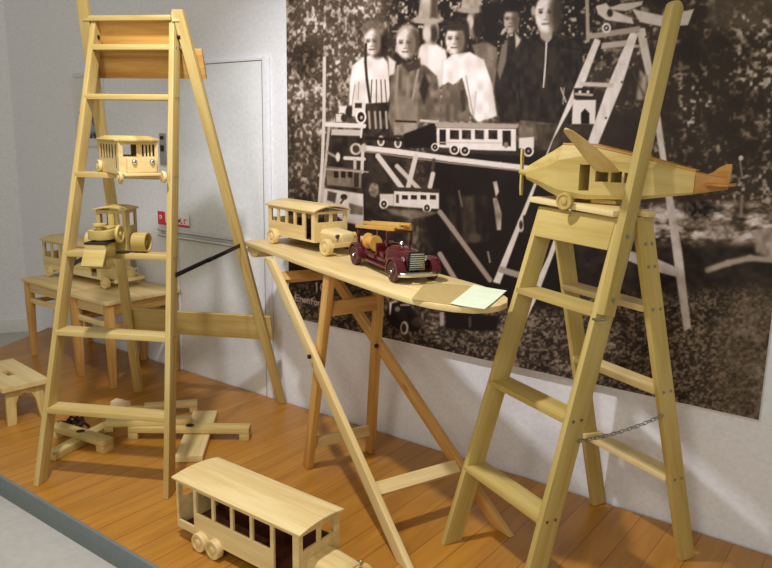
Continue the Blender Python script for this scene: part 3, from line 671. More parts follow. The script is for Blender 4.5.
# ------------------------------------------------------------------ stools
def stool(name, label, x0, x1, y0, y1, H, group=None):
    cx, cy = (x0+x1)/2, (y0+y1)/2; hx, hy = (x1-x0)/2, (y1-y0)/2
    t = thing(name, label, 'stool', (cx, cy, 0), 0, group)
    MB().box(-hx, hx, -hy, hy, H-.020, H).build('seat', PALE['X'], t, .004)
    lx, ly = hx-.035, hy-.035
    for sx in (-1, 1):
        for sy in (-1, 1):
            x, y = sx*lx, sy*ly; a = .022; c = .015
            b = MB(); z0, z1 = 0, H-.020
            b.loft([[(x-c, y-c, z0), (x+c, y-c, z0), (x+c, y+c, z0), (x-c, y+c, z0)], [(x-a, y-a, H*.7), (x+a, y-a, H*.7), (x+a, y+a, H*.7), (x-a, y+a, H*.7)], [(x-a, y-a, z1), (x+a, y-a, z1), (x+a, y+a, z1), (x-a, y+a, z1)]])
            b.build('leg', WARM['Z'], t, .003)
    for sy in (-1, 1):
        MB().box(-lx+.022, lx-.022, sy*ly-.009, sy*ly+.009, H-.085, H-.020).build('apron', PALE['X'], t, .002)
        MB().box(-lx+.018, lx-.018, sy*ly-.008, sy*ly+.008, H-.155, H-.125).build('stretcher', PALE['X'], t, .002)
    for sx in (-1, 1):
        MB().box(sx*lx-.009, sx*lx+.009, -ly+.022, ly-.022, H-.085, H-.020).build('apron', WARM['Y'], t, .002)
        MB().box(sx*lx-.008, sx*lx+.008, -ly+.018, ly-.018, H-.165, H-.135).build('stretcher', WARM['Y'], t, .002)
    return t
stool('wooden_stool', 'left one of the two pine stools under the toy bus by the corner', -4.50, -3.915, 2.205, 2.655, .50, 'pine stools by the corner')
stool('wooden_stool', 'right one of the two pine stools under the toy bus, nearer the tall ladder', -3.895, -3.50, 2.165, 2.655, .50, 'pine stools by the corner')

# small footstool with a hand hole
fs = thing('footstool', 'low wooden footstool with a hand hole in its top at the left edge', 'footstool', (-3.66, 1.69, 0), math.radians(-6))
b = MB(); hx, hy = .235, .112
for a in ((-hx, hx, -hy, -.017), (-hx, hx, .017, hy), (-hx, -.05, -.017, .017), (.05, hx, -.017, .017)): b.box(a[0], a[1], a[2], a[3], .170, .192)
b.build('top', PALE['X'], fs, .0)
for sx in (-1, 1):
    b = MB(); x0 = sx*.205
    for y0, y1, yb0, yb1 in ((-.09, .09, -.1, .1),):
        prof = [(-.10, 0), (-.058, 0), (-.046, .10), (-.030, .132), (0, .142), (.030, .132), (.046, .10), (.058, 0), (.10, 0), (.085, .170), (-.085, .170)]
        n = len(prof)
        A = [b.bm.verts.new((x0-sx*.012*(1-p[1]/.17)*-3, p[0], p[1])) for p in prof]; B = [b.bm.verts.new((x0-sx*.012*(1-p[1]/.17)*-3-sx*.022, p[0], p[1])) for p in prof]
        b.bm.faces.new(A); b.bm.faces.new(B[::-1])
        for i in range(n): b.bm.faces.new((A[i], B[i], B[(i+1) % n], A[(i+1) % n]))
    b.build('leg_board', PINE['Z'], fs, .002)
MB().box(-.19, .19, -.012, .012, .115, .169).build("stretcher", WARM['X'], fs, .002)

# ------------------------------------------------------------------ wooden toys
def wheel(parent, c, r, w, side, m, hubm=None, label=None):
    """turned wooden wheel on a y axle; side = +1/-1 gives the outer face"""
    prof = [(0, -w/2), (r*.92, -w/2), (r, -w/2+.003), (r, w/2-.004), (r*.93, w/2), (r*.72, w/2), (r*.68, w/2-.003), (r*.40, w/2-.003), (r*.36, w/2+.001), (r*.2, w/2+.002), (0, w/2+.002)]
    o = MB().lathe(prof, c, (0, side, 0), 28).build('wheel', m, parent, label=label)
    if hubm: MB().lathe([(0, 0), (r*.13, 0), (r*.1, .003), (0, .004)], (c[0], c[1]+side*(w/2+.0015), c[2]), (0, side, 0), 14).build('hub_pin', hubm, o)
    return o
def panel_with_openings(b, x0, x1, z0, z1, y0, y1, openings):
    """upright panel in the x-z plane, cut by rectangular openings (a, b, c, d) sorted along x"""
    x = x0
    for a, c, zz0, zz1 in openings:
        if a > x+1e-5: b.box(x, a, y0, y1, z0, z1)
        if zz0 > z0+1e-5: b.box(a, c, y0, y1, z0, zz0)
        if zz1 < z1-1e-5: b.box(a, c, y0, y1, zz1, z1)
        x = c
    if x < x1-1e-5: b.box(x, x1, y0, y1, z0, z1)
def cross_panel(b, y0, y1, z0, z1, x0, x1, openings):
    y = y0
    for a, c, zz0, zz1 in openings:
        if a > y+1e-5: b.box(x0, x1, y, a, z0, z1)
        if zz0 > z0+1e-5: b.box(x0, x1, a, c, z0, zz0)
        if zz1 < z1-1e-5: b.box(x0, x1, a, c, zz1, z1)
        y = c
    if y < y1-1e-5: b.box(x0, x1, y, y1, z0, z1)
def arch_roof(b, x0, x1, W, z, rise, th, n=14):
    top = [(W*math.cos(PI-PI*i/n) if 0 else -W+2*W*i/n, z+th+rise*(1-(2*i/n-1)**2)) for i in range(n+1)]
    bot = [(p[0], p[1]-th) for p in top][::-1]
    b.prism([(p[0], p[1]) for p in top+bot], 'X', x0, x1)
def bus(t, m, L, W, zb, zt, hood, ops, rear_wheels, front_x, wr, ww=.024, roof_over=.012, rise=.022, floor_z=None, headl=True, rear_open=None, dark=None, backwin=True):
    hw = W/2; th = .008
    b = MB()
    for s in (-1, 1):
        y0, y1 = (s*hw-th, s*hw) if s > 0 else (s*hw, s*hw+th)
        panel_with_openings(b, 0, L, zb, zt, y0, y1, ops)
    zl, zh = zt-.42*(zt-zb), zt-.08*(zt-zb)
    win = [(-hw+.018, -.008, zl+.01, zh), (.008, hw-.018, zl+.01, zh)]
    cross_panel(b, -hw+th, hw-th, zb, zt, L-th, L, win)
    cross_panel(b, -hw+th, hw-th, zb, zt, 0, th, [(-hw+.022, hw-.022, zl, zh)] if backwin else [])
    b.build('body', m['X'], t, .0)
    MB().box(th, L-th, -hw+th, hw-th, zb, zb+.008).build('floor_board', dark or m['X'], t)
    sb = MB(); sb.box(L*.18, L*.68, -hw+th+.001, -hw*.35, zb+.008, zb+(zt-zb)*.36); sb.box(L*.03, L*.98, hw-th-.012, hw-th-.001, zb+.008, zb+(zt-zb)*.52); sb.box(L*.18, L*.68, hw*.35, hw-th-.013, zb+.008, zb+(zt-zb)*.36)  # tall far-side strip added so the windows look dark inside
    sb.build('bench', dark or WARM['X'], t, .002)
    r = MB(); arch_roof(r, -roof_over, L+roof_over*1.2, hw+.010, zt, rise, .007); r.build('roof', m['X'], t, .002)
    # bonnet
    hh = zb+(zt-zb)*.46; bw = hw*.66; n = 12
    def sec(x, w, z0, z1):
        k = w*.55
        p = [(-w, z0), (w, z0), (w, z1-k*.6)]
        for i in range(1, 6):
            a = PI/2*i/6; p.append((w-k+k*math.cos(a), z1-k*.6+k*.6*math.sin(a)))
        p += [(w-k, z1), (-w+k, z1)]
        for i in range(1, 6):
            a = PI/2*(1-i/6); p.append((-w+k-k*math.cos(a), z1-k*.6+k*.6*math.sin(a)))
        p.append((-w, z1-k*.6)); return [(x, q[0], q[1]) for q in p]
    hb = MB(); hb.loft([sec(L+.0005, bw, zb+.006, hh), sec(L+hood*.8, bw*.86, zb+.006, hh-.006), sec(L+hood*.97, bw*.8, zb+.008, hh-.014)]); hb.build('bonnet', m['X'], t, .002)
    rg = MB(); rg.box(L+hood*.965, L+hood+.003, -bw*.62, bw*.62, zb+.010, hh-.02); rg.build('radiator', m['Z'], t, .003)
    fz_ = wr*.95
    bm_ = MB(); bm_.box(L+hood+.004, L+hood+.016, -hw*1.02, hw*1.02, zb-.004, zb+.016); bm_.box(L+hood-.02, L+hood+.004, -.03, .03, zb-.002, zb+.012); bm_.build('bumper', m['Y'], t, .003)
    for s in (-1, 1):
        if headl: MB().lathe([(0, -.012), (.008, -.010), (.011, 0), (.0105, .003), (0, .005)], (L+hood*.93, s*bw*.92, hh-.022), (1, 0, 0), 16).build('headlight', M_CHROME, t)
        for x in rear_wheels: wheel(t, (x, s*(hw+ww*.5-.004), wr), wr, ww, s, m['Z'])
        wheel(t, (front_x, s*(hw+ww*.5-.008), wr), wr, ww, s, m['Z'])
    ax = MB()
    for x in list(rear_wheels)+[front_x]: ax.cyl((x, -hw+.002, wr), (x, hw-.002, wr), .006, 10)
    ax.box(L*.05, L+hood*.9, -.022, .022, min(wr+.002, zb-.004), zb+.004)
    ax.build('chassis', m['X'], t)
def put(p, th, xl, yl, z):
    """origin so that local (xl, yl) lands on world p with heading th"""
    c, s = math.cos(th), math.sin(th); return (p[0]-c*xl+s*yl, p[1]-s*xl-c*yl, z)

# big bus on the deck in front
TH = math.radians(0); HW = .094
ops = [(.010, .092, .070, .210), (.106, .186, .126, .208), (.199, .279, .126, .208), (.292, .372, .126, .208), (.385, .465, .126, .208), (.480, .562, .056, .210)]
fb = thing('toy_bus', 'largest wooden toy bus, standing on the orange deck in the foreground', 'toy bus', put((-1.990, 1.456), TH, 0, -HW, 0), TH)
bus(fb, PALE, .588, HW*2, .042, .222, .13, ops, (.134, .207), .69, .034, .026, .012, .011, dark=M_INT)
# bus on the ironing board
TH = math.radians(-14); ops = [(.022, .080, .106, .164), (.096, .152, .106, .164), (.168, .224, .106, .164), (.240, .296, .106, .164), (.318, .370, .050, .166)]
b2 = thing('toy_bus', 'wooden toy bus on the left end of the ironing board', 'toy bus', put((-2.468, 2.405), TH, .062, -.088-.012, .9005), TH)
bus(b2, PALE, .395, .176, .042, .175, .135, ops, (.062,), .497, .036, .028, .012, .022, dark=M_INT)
# bus on the stools
TH = math.radians(1.5); ops = [(.020, .092, .125, .212), (.112, .180, .125, .212), (.208, .276, .125, .212), (.304, .372, .125, .212), (.400, .468, .125, .212), (.510, .575, .055, .212)]
b3 = thing('toy_bus', 'wooden toy bus on the two stools behind the tall ladder', 'toy bus', (-4.49, 2.455, .5005), TH)
bus(b3, PALE, .62, .20, .045, .225, .12, ops, (.075,), .665, .034, .026, .012, .022)

# tram on the third step of the tall ladder
TH = math.radians(-17)
tr = thing('toy_tram', 'small wooden toy tram with round headlights on a step of the tall ladder', 'toy tram', (-2.624, 1.761, 1.2405), TH)
tr.scale = (.96, .96, .96)
L_, hw, zb, zt, th = .30, .080, .002, .132, .008
b = MB(); wz0, wz1 = .072, .120
side = [(-.120+k*.040, -.120+k*.040+.016, wz0-.010, wz1) for k in range(5)]
side += [(.088, .100, .022, wz1)]
for s in (-1, 1):
    y0, y1 = (s*hw-th, s*hw) if s > 0 else (s*hw, s*hw+th)
    panel_with_openings(b, -L_/2, .13, zb, zt, y0, y1, side)
cross_panel(b, -hw+th, hw-th, zb, zt, .13-th, .13, [(-.062, -.008, wz0, wz1), (.014, .066, wz0, wz1)])
cross_panel(b, -hw+th, hw-th, zb, zt, -L_/2, -L_/2+th, [(-.055, .055, wz0, wz1)])
for y in (.022, .036, .050): b.box(.13-th, .13, y, y+.007, wz0, wz1)
b.build('body', PALE['X'], tr, 0)
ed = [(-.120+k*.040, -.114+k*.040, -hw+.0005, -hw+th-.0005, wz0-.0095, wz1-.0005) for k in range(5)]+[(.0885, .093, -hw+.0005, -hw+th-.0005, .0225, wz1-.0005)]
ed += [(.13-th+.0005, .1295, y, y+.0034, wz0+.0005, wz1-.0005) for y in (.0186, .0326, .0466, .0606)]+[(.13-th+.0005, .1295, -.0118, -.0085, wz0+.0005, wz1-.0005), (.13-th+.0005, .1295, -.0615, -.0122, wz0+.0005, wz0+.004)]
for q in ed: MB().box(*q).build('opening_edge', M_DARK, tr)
MB().box(-L_/2+th, .13-th, -hw+th, hw-th, zb, zb+.008).build('floor_board', PALE['X'], tr)
r = MB(); o8 = [(-.168, -.085), (-.168, .085), (.125, .092), (.152, .050), (.158, 0), (.152, -.050), (.125, -.092)]
r.loft([[(p[0], p[1], zt) for p in o8], [(p[0], p[1], zt+.008) for p in o8], [(p[0]*.86-.006, p[1]*.62, zt+.022) for p in o8]]); r.build('roof', PINE['X'], tr, .002)
MB().box(.1305, .148, -.052, .068, .0065, .066).build('bonnet', PALE['Y'], tr, .004)
MB().box(.1305, .178, -.074, .074, -.005, .006).build('bumper', PALE['Y'], tr, .003)
for y in (-.024, .048): MB().lathe([(0, 0), (.011, 0), (.0108, .003), (.0095, .006), (.007, .0085), (.0036, .0102), (0, .0108)], (.1485, y, .052), (1, 0, 0), 18).build('headlight', M_CHROME, tr)
for s in (-1, 1):
    for x, z in ((.160, -.010), (-.125, .0265)): wheel(tr, (x, s*.088, z), .025, .014, s, PALE['Z'])
b = MB(); b.cyl((.160, -.08, -.010), (.160, .08, -.010), .004, 10); b.cyl((-.125, -.08, .0265), (-.125, .08, .0265), .004, 10); b.build('axle', PALE['Y'], tr)

# road roller on the fourth step
TH = .4883-PI/2+math.radians(4)
rl = thing('toy_road_roller', 'wooden toy steam road roller on a lower step of the tall ladder', 'toy road roller', (-2.600, 1.645, .9255), TH)
RO = OLIVE
b = MB(); cz0, cz1 = .014, .172
cross_panel(b, -.060, .060, cz0, cz1, -.018, -.010, [(-.046, -.012, .106, .158), (.012, .046, .106, .158)])
for s in (-1, 1):
    y0, y1 = (.053, .060) if s > 0 else (-.060, -.053)
    panel_with_openings(b, -.115, -.018, cz0, cz1, y0, y1, [(-.098, -.048, .108, .160)])
b.box(-.115, -.018, -.053, .053, cz0, cz0+.01); b.build('cab', RO['Z'], rl, 0)
r = MB(); arch_roof(r, -.124, .002, .068, cz1, .009, .006); r.build('cab_roof', RO['X'], rl, .002)
def dslab(z0, z1, x0, x1, w, n=14):
    p = [(x0, -w), (x1-w*.75, -w)]+[(x1-w*.75+w*.75*math.sin(PI*i/n), -w*math.cos(PI*i/n)) for i in range(1, n)]+[(x1-w*.75, w), (x0, w)]
    return MB().prism(p, 'Z', z0, z1)
dslab(.070, .106, -.009, .122, .046).build('boiler', RO['X'], rl, .003)
dslab(.1065, .113, -.009, .080, .028).build('boiler_cover', RO['X'], rl, .002)
MB().lathe([(0, 0), (.013, 0), (.013, .012), (.026, .016), (.026, .024), (0, .026)], (.088, 0, .1065), (0, 0, 1), 20).build('chimney', RO['Z'], rl)
w = MB().lathe([(0, -.006), (.034, -.006), (.036, -.003), (.036, .003), (.034, .006), (.027, .006), (.025, .002), (.010, .002), (.008, .007), (0, .007)], (.036, .054, .086), (0, 1, 0), 28); w.build('flywheel', RO['Z'], rl)
MB().box(.030, .138, -.042, .042, .056, .0635).build('front_frame', M_DARK, rl, .002)
MB().cyl((.08, 0, .0635), (.08, 0, .070), .02, 16).build('pivot', RO['Z'], rl)
b = MB(); b.prism([(.048, .0555), (.136, .0555), (.136, .030), (.115, .004), (.048, .004)], 'Y', -.040, .040); b.build('roller_housing', RO['Y'], rl, .002)
b = MB(); b.lathe([(0, -.038), (.030, -.038), (.032, -.035), (.032, .035), (.030, .038), (0, .038)], (.098, 0, -.012), (0, 1, 0), 30); b.build('front_roller', RO['Y'], rl)
MB().box(-.005, .005, -.043, .043, -.040, .034).build('scraper_board', RO['Y'], rl, .002, mtx=Matrix.Translation((.146, 0, .010)) @ Matrix.Rotation(-.55, 4, 'Y'))
for s in (-1, 1):
    b = MB(); R_, w_ = .040, .058
    b.lathe([(0, -w_/2), (R_, -w_/2), (R_, w_/2), (R_*.86, w_/2), (R_*.82, w_/2-.024), (R_*.26, w_/2-.024), (R_*.24, w_/2-.008), (0, w_/2-.008)], (-.066, s*.096, R_), (0, s, 0), 32)
    b.build('rear_roller', RO['Y'], rl)
b = MB(); b.cyl((-.066, -.07, .040), (-.066, .07, .040), .007, 12); b.build('axle', RO['Y'], rl)

# fire engine
TH = math.radians(-30)
fe = thing('toy_fire_engine', 'dark red toy fire engine with yellow ladder and hose reel on the ironing board', 'toy fire engine', put((-1.818, 2.226), TH, 0, -.088*.82, .9005), TH)
fe.scale = (1.08, .82, 1)
b = MB(); b.box(-.065, .36, -.060, .060, .034, .048); b.build('chassis', M_RED, fe, .002)
b = MB(); b.box(-.07, .15, -.074, .074, .048, .064); b.box(-.07, .15, -.030, .030, .064, .086); b.build('bed', M_RED, fe, .003)
for s in (-1, 1): MB().box(-.02, .28, s*.074-.010, s*.074+.010, .030, .040).build('running_board', M_RED, fe, .003)
b = MB(); b.box(.145, .235, -.066, .066, .048, .060); b.box(.145, .157, -.066, .066, .060, .108); b.box(.160, .205, -.058, .058, .060, .080); b.build('seat_box', M_RED, fe, .003)
def hsec(x, w, z1): 
    p = [(-w, .046), (w, .046), (w, z1-.022), (w*.86, z1-.008), (w*.5, z1), (-w*.5, z1), (-w*.86, z1-.008), (-w, z1-.022)]
    return [(x, q[0], q[1]) for q in p]
MB().loft([hsec(.232, .064, .112), hsec(.262, .062, .112), hsec(.352, .046, .108), hsec(.372, .040, .104)]).build('bonnet', M_RED, fe, .003)
for s in (-1, 1): MB().box(.232, .240, s*.058-.005, s*.058+.005, .108, .160).build('windscreen_post', M_RED, fe, .001)
MB().box(.231, .241, -.062, .062, .157, .164).build('windscreen_post', M_RED, fe, .001)
g = MB(); g.box(.3715, .378, -.037, .037, .042, .108); g.build('grille_frame', M_BLACK, fe, .003)
g = MB()
for k in range(8): g.box(.378, .3845, -.037+.0008*k, .037-.0008*k, .0445+.0078*k, .0492+.0078*k)
gr = g.build('grille', M_CHROME, fe, .0005)
bp = MB(); prof = [(.398, -.098), (.412, -.070), (.418, -.03), (.418, .03), (.412, .070), (.398, .098), (.392, .096), (.404, .068), (.409, .03), (.409, -.03), (.404, -.068), (.392, -.096)]
bp.prism(prof, 'Z', .026, .042); bp.build('bumper', M_CHROME, fe, .002)
MB().box(.345, .409, -.012, .012, .028, .040).build('bumper_bracket', M_RED, fe)
MB().box(.372, .392, -.03, .03, .030, .040).build('number_plate', M_BLACK, fe, .001)
for s in (-1, 1):
    for x, R_ in ((0, .052), (.352, .050)):
        a0, a1 = (-.15, PI+.15) if x == 0 else (-.1, PI+.25); n = 16; pts = []
        o_ = [(x+R_*math.cos(a0+(a1-a0)*i/n), .039+R_*math.sin(a0+(a1-a0)*i/n)) for i in range(n+1)]
        i_ = [(x+(R_-.008)*math.cos(a0+(a1-a0)*i/n), .039+(R_-.008)*math.sin(a0+(a1-a0)*i/n)) for i in range(n+1)][::-1]
        m_ = MB(); m_.prism([(p[0], p[1]) for p in o_+i_], 'Y', s*.062 if s > 0 else -.104, .104 if s > 0 else -.062)
        m_.build('fender', M_RED, fe, .003)
        wheel(fe, (x, s*.088, .039), .039, .026, s, M_REDTYRE, M_CHROME)
    MB().lathe([(0, -.016), (.008, -.012), (.011, 0), (.009, .004), (0, .006)], (.362, s*.055, .080), (1, 0, 0), 18).build('headlight', M_CHROME, fe)
for x in (0, .352): MB().cyl((x, -.076, .039), (x, .076, .039), .006, 10).build('axle', M_REDTYRE, fe)
# ladder rack and ladder
for x, z in ((-.045, .138), ):
    for s in (-1, 1): MB().box(x-.006, x+.006, s*.052-.006, s*.052+.006, .064, z).build('rack_post', M_RED, fe, .001)
    MB().box(x-.006, x+.006, -.058, .058, z-.01, z).build('rack_bar', M_RED, fe, .001)
tilt = Matrix.Translation((-.045, 0, .1385)) @ Matrix.Rotation(-math.radians(5.2), 4, 'Y') @ Matrix.Translation((.045, 0, -.1385))
for x0, x1, y1, z0, lb in ((-.092, .262, .0465, .139, 'yellow wooden ladder on the rack'), (-.055, .285, .030, .1535, 'upper yellow wooden ladder on the rack')):
    ld = MB().box(x0, x1, -y1, -y1+.011, z0, z0+.0135).box(x0, x1, y1-.011, y1, z0, z0+.0135).build('roof_ladder', LADW['X'], fe, .001, label=lb, mtx=tilt)
    for k in range(9): MB().cyl((x0+.02+k*.038, -y1+.009, z0+.0067), (x0+.02+k*.038, y1-.009, z0+.0067), .004, 8).build('rung', LADW['Y'], ld)
MB().lathe([(0, -.040), (.031, -.040), (.031, -.032), (.019, -.029), (.019, .029), (.031, .032), (.031, .040), (0, .040)], (.078, -.046, .100), (1, .0, .0), 24).build('hose_reel', LADW['X'], fe)
for x in (.033, .123): MB().box(x-.004, x+.004, -.048, -.032, .064, .100).build('reel_bracket', M_RED, fe, .001)
MB().lathe([(0, 0), (.010, 0), (.012, .012), (.006, .02), (0, .021)], (.256, .0, .108), (0, 0, 1), 16).build('bell', M_CHROME, fe)
MB().lathe([(0, 0), (.005, 0), (.005, .016), (0, .018)], (-.03, .045, .150), (0, 0, 1), 12).build('lamp', M_CHROME, fe)
MB().lathe([(0, 0), (.012, .002), (.012, .012), (0, .014)], (-.060, -.060, .110), (-.2, -1, 0), 14).build('side_lamp', LADW['X'], fe)

# ------------------------------------------------------------------ aeroplane
def cut(o, boxes):
    """cut box openings through an object's mesh"""
    b = MB()
    for q in boxes: b.box(*q)
    bmesh.ops.recalc_face_normals(b.bm, faces=b.bm.faces)
    me = bpy.data.meshes.new('c'); b.bm.to_mesh(me); b.bm.free(); c = bpy.data.objects.new('c', me); C.objects.link(c)
    c.matrix_world = Matrix.Identity(4); keep = o.parent; o.parent = None
    md = o.modifiers.new('b', 'BOOLEAN'); md.operation = 'DIFFERENCE'; md.object = c; md.solver = 'EXACT'
    bpy.context.view_layer.update()
    new = bpy.data.meshes.new_from_object(o.evaluated_get(bpy.context.evaluated_depsgraph_get()))
    o.modifiers.clear(); old = o.data; o.data = new; o.parent = keep
    bpy.data.objects.remove(c); bpy.data.meshes.remove(me)
PX, PY, Z0 = -.85, 2.275, 1.2005
ap = thing('toy_aeroplane', 'wooden toy aeroplane with windows and propeller on the seat of the right ladder', 'toy aeroplane', (PX-.006, PY, Z0+.005))
def fsec(x, hw, zb, zt, ch=.3):
    x -= PX; zb -= Z0; zt -= Z0; hgt = zt-zb; k = hw*ch; kz = hgt*ch*.7
    return [(x, -hw, zb+kz*.5), (x, -hw+k*.5, zb), (x, hw-k*.5, zb), (x, hw, zb+kz*.5), (x, hw, zt-kz), (x, hw-k*1.1, zt), (x, -hw+k*1.1, zt), (x, -hw, zt-kz)]
S = [(-1.107, .018, 1.266, 1.308, .6), (-1.05, .040, 1.246, 1.340, .55), (-1.012, .054, 1.230, 1.360, .5), (-.975, .060, 1.217, 1.381, .42), (-.885, .060, 1.2145, 1.380, .25), (-.72, .047, 1.222, 1.347, .25), (-.565, .026, 1.247, 1.311, .25)]
f_ = MB(); f_.loft([fsec(*q) for q in S]); fo = f_.build('fuselage', OLIVE['X'], ap, .0, smooth=False)
cut(fo, [(a-PX, b_-PX, -.2, .2, c-Z0, d_-Z0) for a, b_, c, d_ in ((-.902, -.869, 1.241, 1.322), (-.851, -.811, 1.271, 1.306), (-.803, -.770, 1.271, 1.305), (-.763, -.735, 1.271, 1.302))])
rs = MB(); rs.loft([[(x-PX, -hw, z-Z0+.0008), (x-PX, hw, z-Z0+.0008), (x-PX, hw*.94, z-Z0+.006), (x-PX, -hw*.94, z-Z0+.006)] for x, hw, z in ((-.975, .034, 1.381), (-.885, .045, 1.380), (-.72, .036, 1.347), (-.565, .020, 1.311))]); rs.build('roof_strip', ORANGE['X'], ap, .001)
tb = MB(); tb.loft([[(x-PX, -hw, zb-Z0), (x-PX, hw, zb-Z0), (x-PX, hw, zt-Z0), (x-PX, -hw, zt-Z0)] for x, hw, zb, zt in ((-.5645, .025, 1.247, 1.311), (-.52, .014, 1.256, 1.302), (-.478, .006, 1.264, 1.294))]); tb.build('tail_block', ORANGE['X'], ap, .002)
fin = [(-.565, 1.308), (-.54, 1.304), (-.522, 1.312), (-.505, 1.327), (-.488, 1.336), (-.473, 1.337), (-.473, 1.29), (-.478, 1.275), (-.50, 1.28), (-.56, 1.29)]
b = MB(); b.prism([(p[0]-PX, p[1]-Z0) for p in fin], 'Y', -.006, .006); b.build('tail_fin', ORANGE['X'], ap, .002)
tp = [(-.530, -.050), (-.468, -.060), (-.462, 0), (-.468, .060), (-.530, .050), (-.537, 0)]
b = MB(); b.prism([(p[0]-PX, p[1]) for p in tp], 'Z', 1.274-Z0, 1.281-Z0); b.build('tailplane', ORANGE['Y'], ap, .002)
# wing: tapered boards with rounded tips; the board sits askew, near half up, far half down behind the body
near = ((0, -.853, -.776, 1.304, -.061), (.30, -.856, -.780, 1.335, -.125), (.60, -.862, -.800, 1.372, -.19), (.85, -.866, -.822, 1.405, -.255), (.96, -.866, -.834, 1.420, -.285), (1, -.860, -.845, 1.426, -.296))
far = ((0, -.853, -.776, 1.304, .061), (.5, -.85, -.784, 1.296, .12), (.85, -.84, -.80, 1.292, .165), (1, -.828, -.812, 1.290, .185))
for rows_ in (near, far):
    wg = MB(); rows = []
    for t, le, te, z, y in rows_:
        le -= PX; te -= PX; th_ = .006*(1-.4*t)
        rows.append([(le, y, z-Z0), (lerp(le, te, .3), y, z-Z0+th_*1.2), (te, y, z-Z0+th_*.4), (te, y, z-Z0-th_*.4), (lerp(le, te, .3), y, z-Z0-th_*.6)])
    wg.loft(rows); wg.build('wing', PALE['Y'], ap, .001)
# propeller
hubz = 1.287-Z0; xn = -1.107-PX
MB().lathe([(0, 0), (.013, 0), (.011, .024), (.006, .032), (0, .033)], (xn, 0, hubz), (-1, 0, 0), 18).build('propeller_hub', OLIVE['Z'], ap)
b = MB(); b.loft([[(xn-.020+dx, -w_, hubz+z), (xn-.020+dx, w_, hubz+z), (xn-.027+dx, w_, hubz+z), (xn-.027+dx, -w_, hubz+z)] for z, w_, dx in ((-.078, .007, .002), (-.05, .010, .001), (0, .007, 0), (.05, .010, -.001), (.078, .007, -.002))]); b.build('propeller', OLIVE['Z'], ap, .002)
MB().box(-.87-PX, -.79-PX, -.030, .030, .0015, .0138).build('belly_block', OLIVE['X'], ap, .001)
for s in (-1, 1): wheel(ap, (-.926-PX, s*.104, .0075), .027, .020, s, OLIVE['Z'])
b = MB(); b.cyl((-.926-PX, -.094, .0075), (-.926-PX, .094, .0075), .004, 10); b.build('axle', OLIVE['Y'], ap)

# ------------------------------------------------------------------ crossed stands and offcuts on the deck
def footed_bar(t, L, w, z0, z1, foot, hole=True, m=PINE):
    n = 12; b = MB(); b.box(-L/2, L/2, -w/2, w/2, z0, z1); o = b.build('cross_bar', m['X'], t, .003)
    for s in (-1, 1):
        if foot: MB().box(s*L/2-(.045 if s > 0 else -.0), s*L/2+(.0 if s > 0 else .045), -w/2, w/2, 0, z0-.0005).build('foot_block', m['X'], t, .002)
    if hole: MB().lathe([(0, -.004), (.020, -.004), (.020, .0006), (0, .0006)], (0, 0, z1), (0, 0, 1), 20).build('socket_shade_disc', M_DARK, t)  # dark disc on the bar, the shade of a hole put into its colour
c1 = thing('cross_stand', 'small wooden cross stand lying behind the left foot of the tall ladder', 'stand', (-2.985, 1.68, 0), math.radians(8))
footed_bar(c1, .36, .062, .034, .060, True)
MB().box(-.19, .19, -.030, .030, .001, .0335).build('lower_bar', PINE['X'], c1, .003, mtx=Matrix.Rotation(math.radians(100), 4, 'Z'))
c2 = thing('cross_stand', 'large cross stand with a round socket hole and a wide flat plank', 'stand', (-2.657, 2.036, 0), math.radians(38))
footed_bar(c2, .56, .070, .034, .060, True)
MB().box(-.27, .27, -.060, .060, .001, .030).build('lower_plank', PALE['X'], c2, .003, mtx=Matrix.Translation((.035, .0, 0)) @ Matrix.Rotation(math.radians(95), 4, 'Z'))
c3 = thing('wooden_bar', 'pale bar with one rounded end lying along the top of the large cross stand', 'bar', (-2.815, 1.935, .0605), math.radians(46))
b = MB(); b.prism([(-.205, -.03), (.16, -.03), (.175, -.026), (.187, -.015), (.19, 0), (.187, .015), (.175, .026), (.16, .03), (-.205, .03)], 'Z', 0, .024); b.build('bar', PINE['X'], c3, .003)
MB().box(-.205, -.165, -.03, .03, -.024, -.0005).build('foot_block', PINE['X'], c3, .002)
c4 = thing('wooden_bar', 'short pale bar on two foot blocks, at the back of the cross stands', 'bar', (-2.985, 2.175, 0), math.radians(52))
MB().box(-.13, .13, -.028, .028, .030, .054).build('bar', PALE['X'], c4, .003)
for x in (-.13, .09): MB().box(x, x+.04, -.028, .028, .0, .0295).build('foot_block', PALE['X'], c4, .002)
t = MB(); t.loft([[(-.05, -.02, 0), (.05, -.028, 0), (.055, .02, 0), (-.045, .03, 0)], [(-.045, -.018, .04), (.045, -.024, .045), (.05, .018, .04), (-.04, .026, .045)]])
o = t.build('wood_offcut', M_BARK, mtx=Matrix.Translation((-3.235, 2.045, 0.0005)) @ Matrix.Rotation(.4, 4, 'Z'), bevel=.006); tag(o, 'stubby pale offcut of wood lying behind the cross stands', 'wood offcut')
t = MB(); t.box(-.085, .085, -.018, .018, 0, .024)
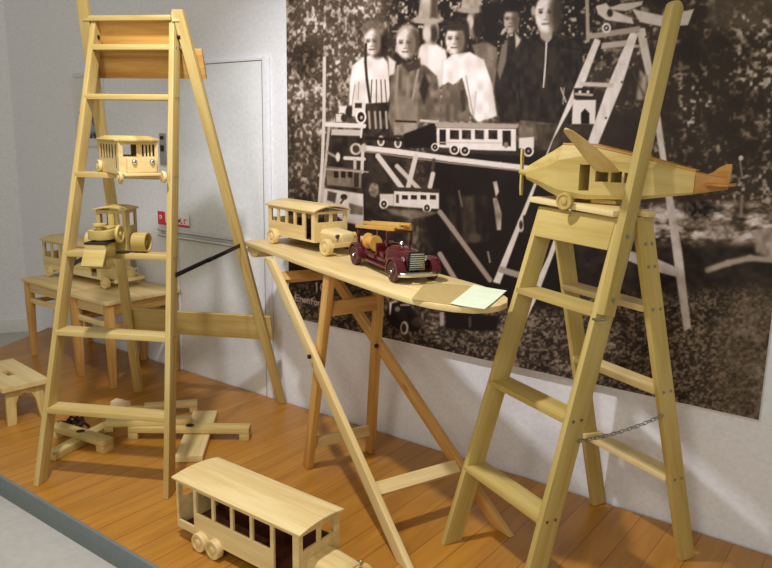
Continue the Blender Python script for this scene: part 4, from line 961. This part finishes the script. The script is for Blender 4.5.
o = t.build('wood_offcut', PALE['X'], mtx=Matrix.Translation((-3.125, 2.085, .0005)) @ Matrix.Rotation(.62, 4, 'Z'), bevel=.004); tag(o, 'thin pale wood strip lying right of the stubby offcut', 'wood offcut')
t = MB()
for k in range(7):
    a = k*.9; r0 = .022+.006*(k % 3)
    t.tube([(r0*math.cos(a+q*.5)*(1+.2*q), r0*math.sin(a+q*.5)*(1+.2*q), .008+.012*((k*3+q) % 4)) for q in range(6)], .007, 8)
o = t.build('bark_scrap', M_SCRAP, mtx=Matrix.Translation((-3.17, 1.755, .0)), bevel=0); tag(o, 'small dark curled scrap on the deck behind the small cross stand', 'scrap')

# ------------------------------------------------------------------ light
def light(name, kind, loc, energy, color, size=None, target=None, spot=None, blend=.5):
    l = bpy.data.lights.new(name, kind); l.energy = energy; l.color = color
    o = bpy.data.objects.new(name, l); C.objects.link(o); o.location = loc
    if kind == 'AREA': l.shape = 'DISK'; l.size = size
    elif size: l.shadow_soft_size = size
    if spot: l.spot_size = math.radians(spot); l.spot_blend = blend
    if target is not None: o.rotation_euler = (Vector(target)-Vector(loc)).to_track_quat('-Z', 'Y').to_euler()
    return o
light('ceiling_spot', 'SPOT', (-1.80, 1.10, 2.95), 205, (.98, .96, 1.0), .06, (-2.05, 2.2, .6), 92, .75)
light('gallery_fill', 'AREA', (-.6, -1.2, 3.1), 26, (1, .93, .80), .6, (-1.9, 2.1, .9))  # added soft fill from the front, no fixture seen there
light('fill_behind_viewer', 'AREA', (.8, -3.2, 1.7), 54, (1, .98, .90), 2.2, (-1.9, 2.3, .9))  # added broad fill for the front faces, no window seen there
w = bpy.data.worlds.new('room_light'); bpy.context.scene.world = w; w.use_nodes = True
w.node_tree.nodes['Background'].inputs['Color'].default_value = (1, .95, .80, 1); w.node_tree.nodes['Background'].inputs['Strength'].default_value = .31
vs = bpy.context.scene.view_settings
vs.view_transform = 'Standard'; vs.look = 'None'; vs.exposure = 0; vs.gamma = 1; vs.use_curve_mapping = False
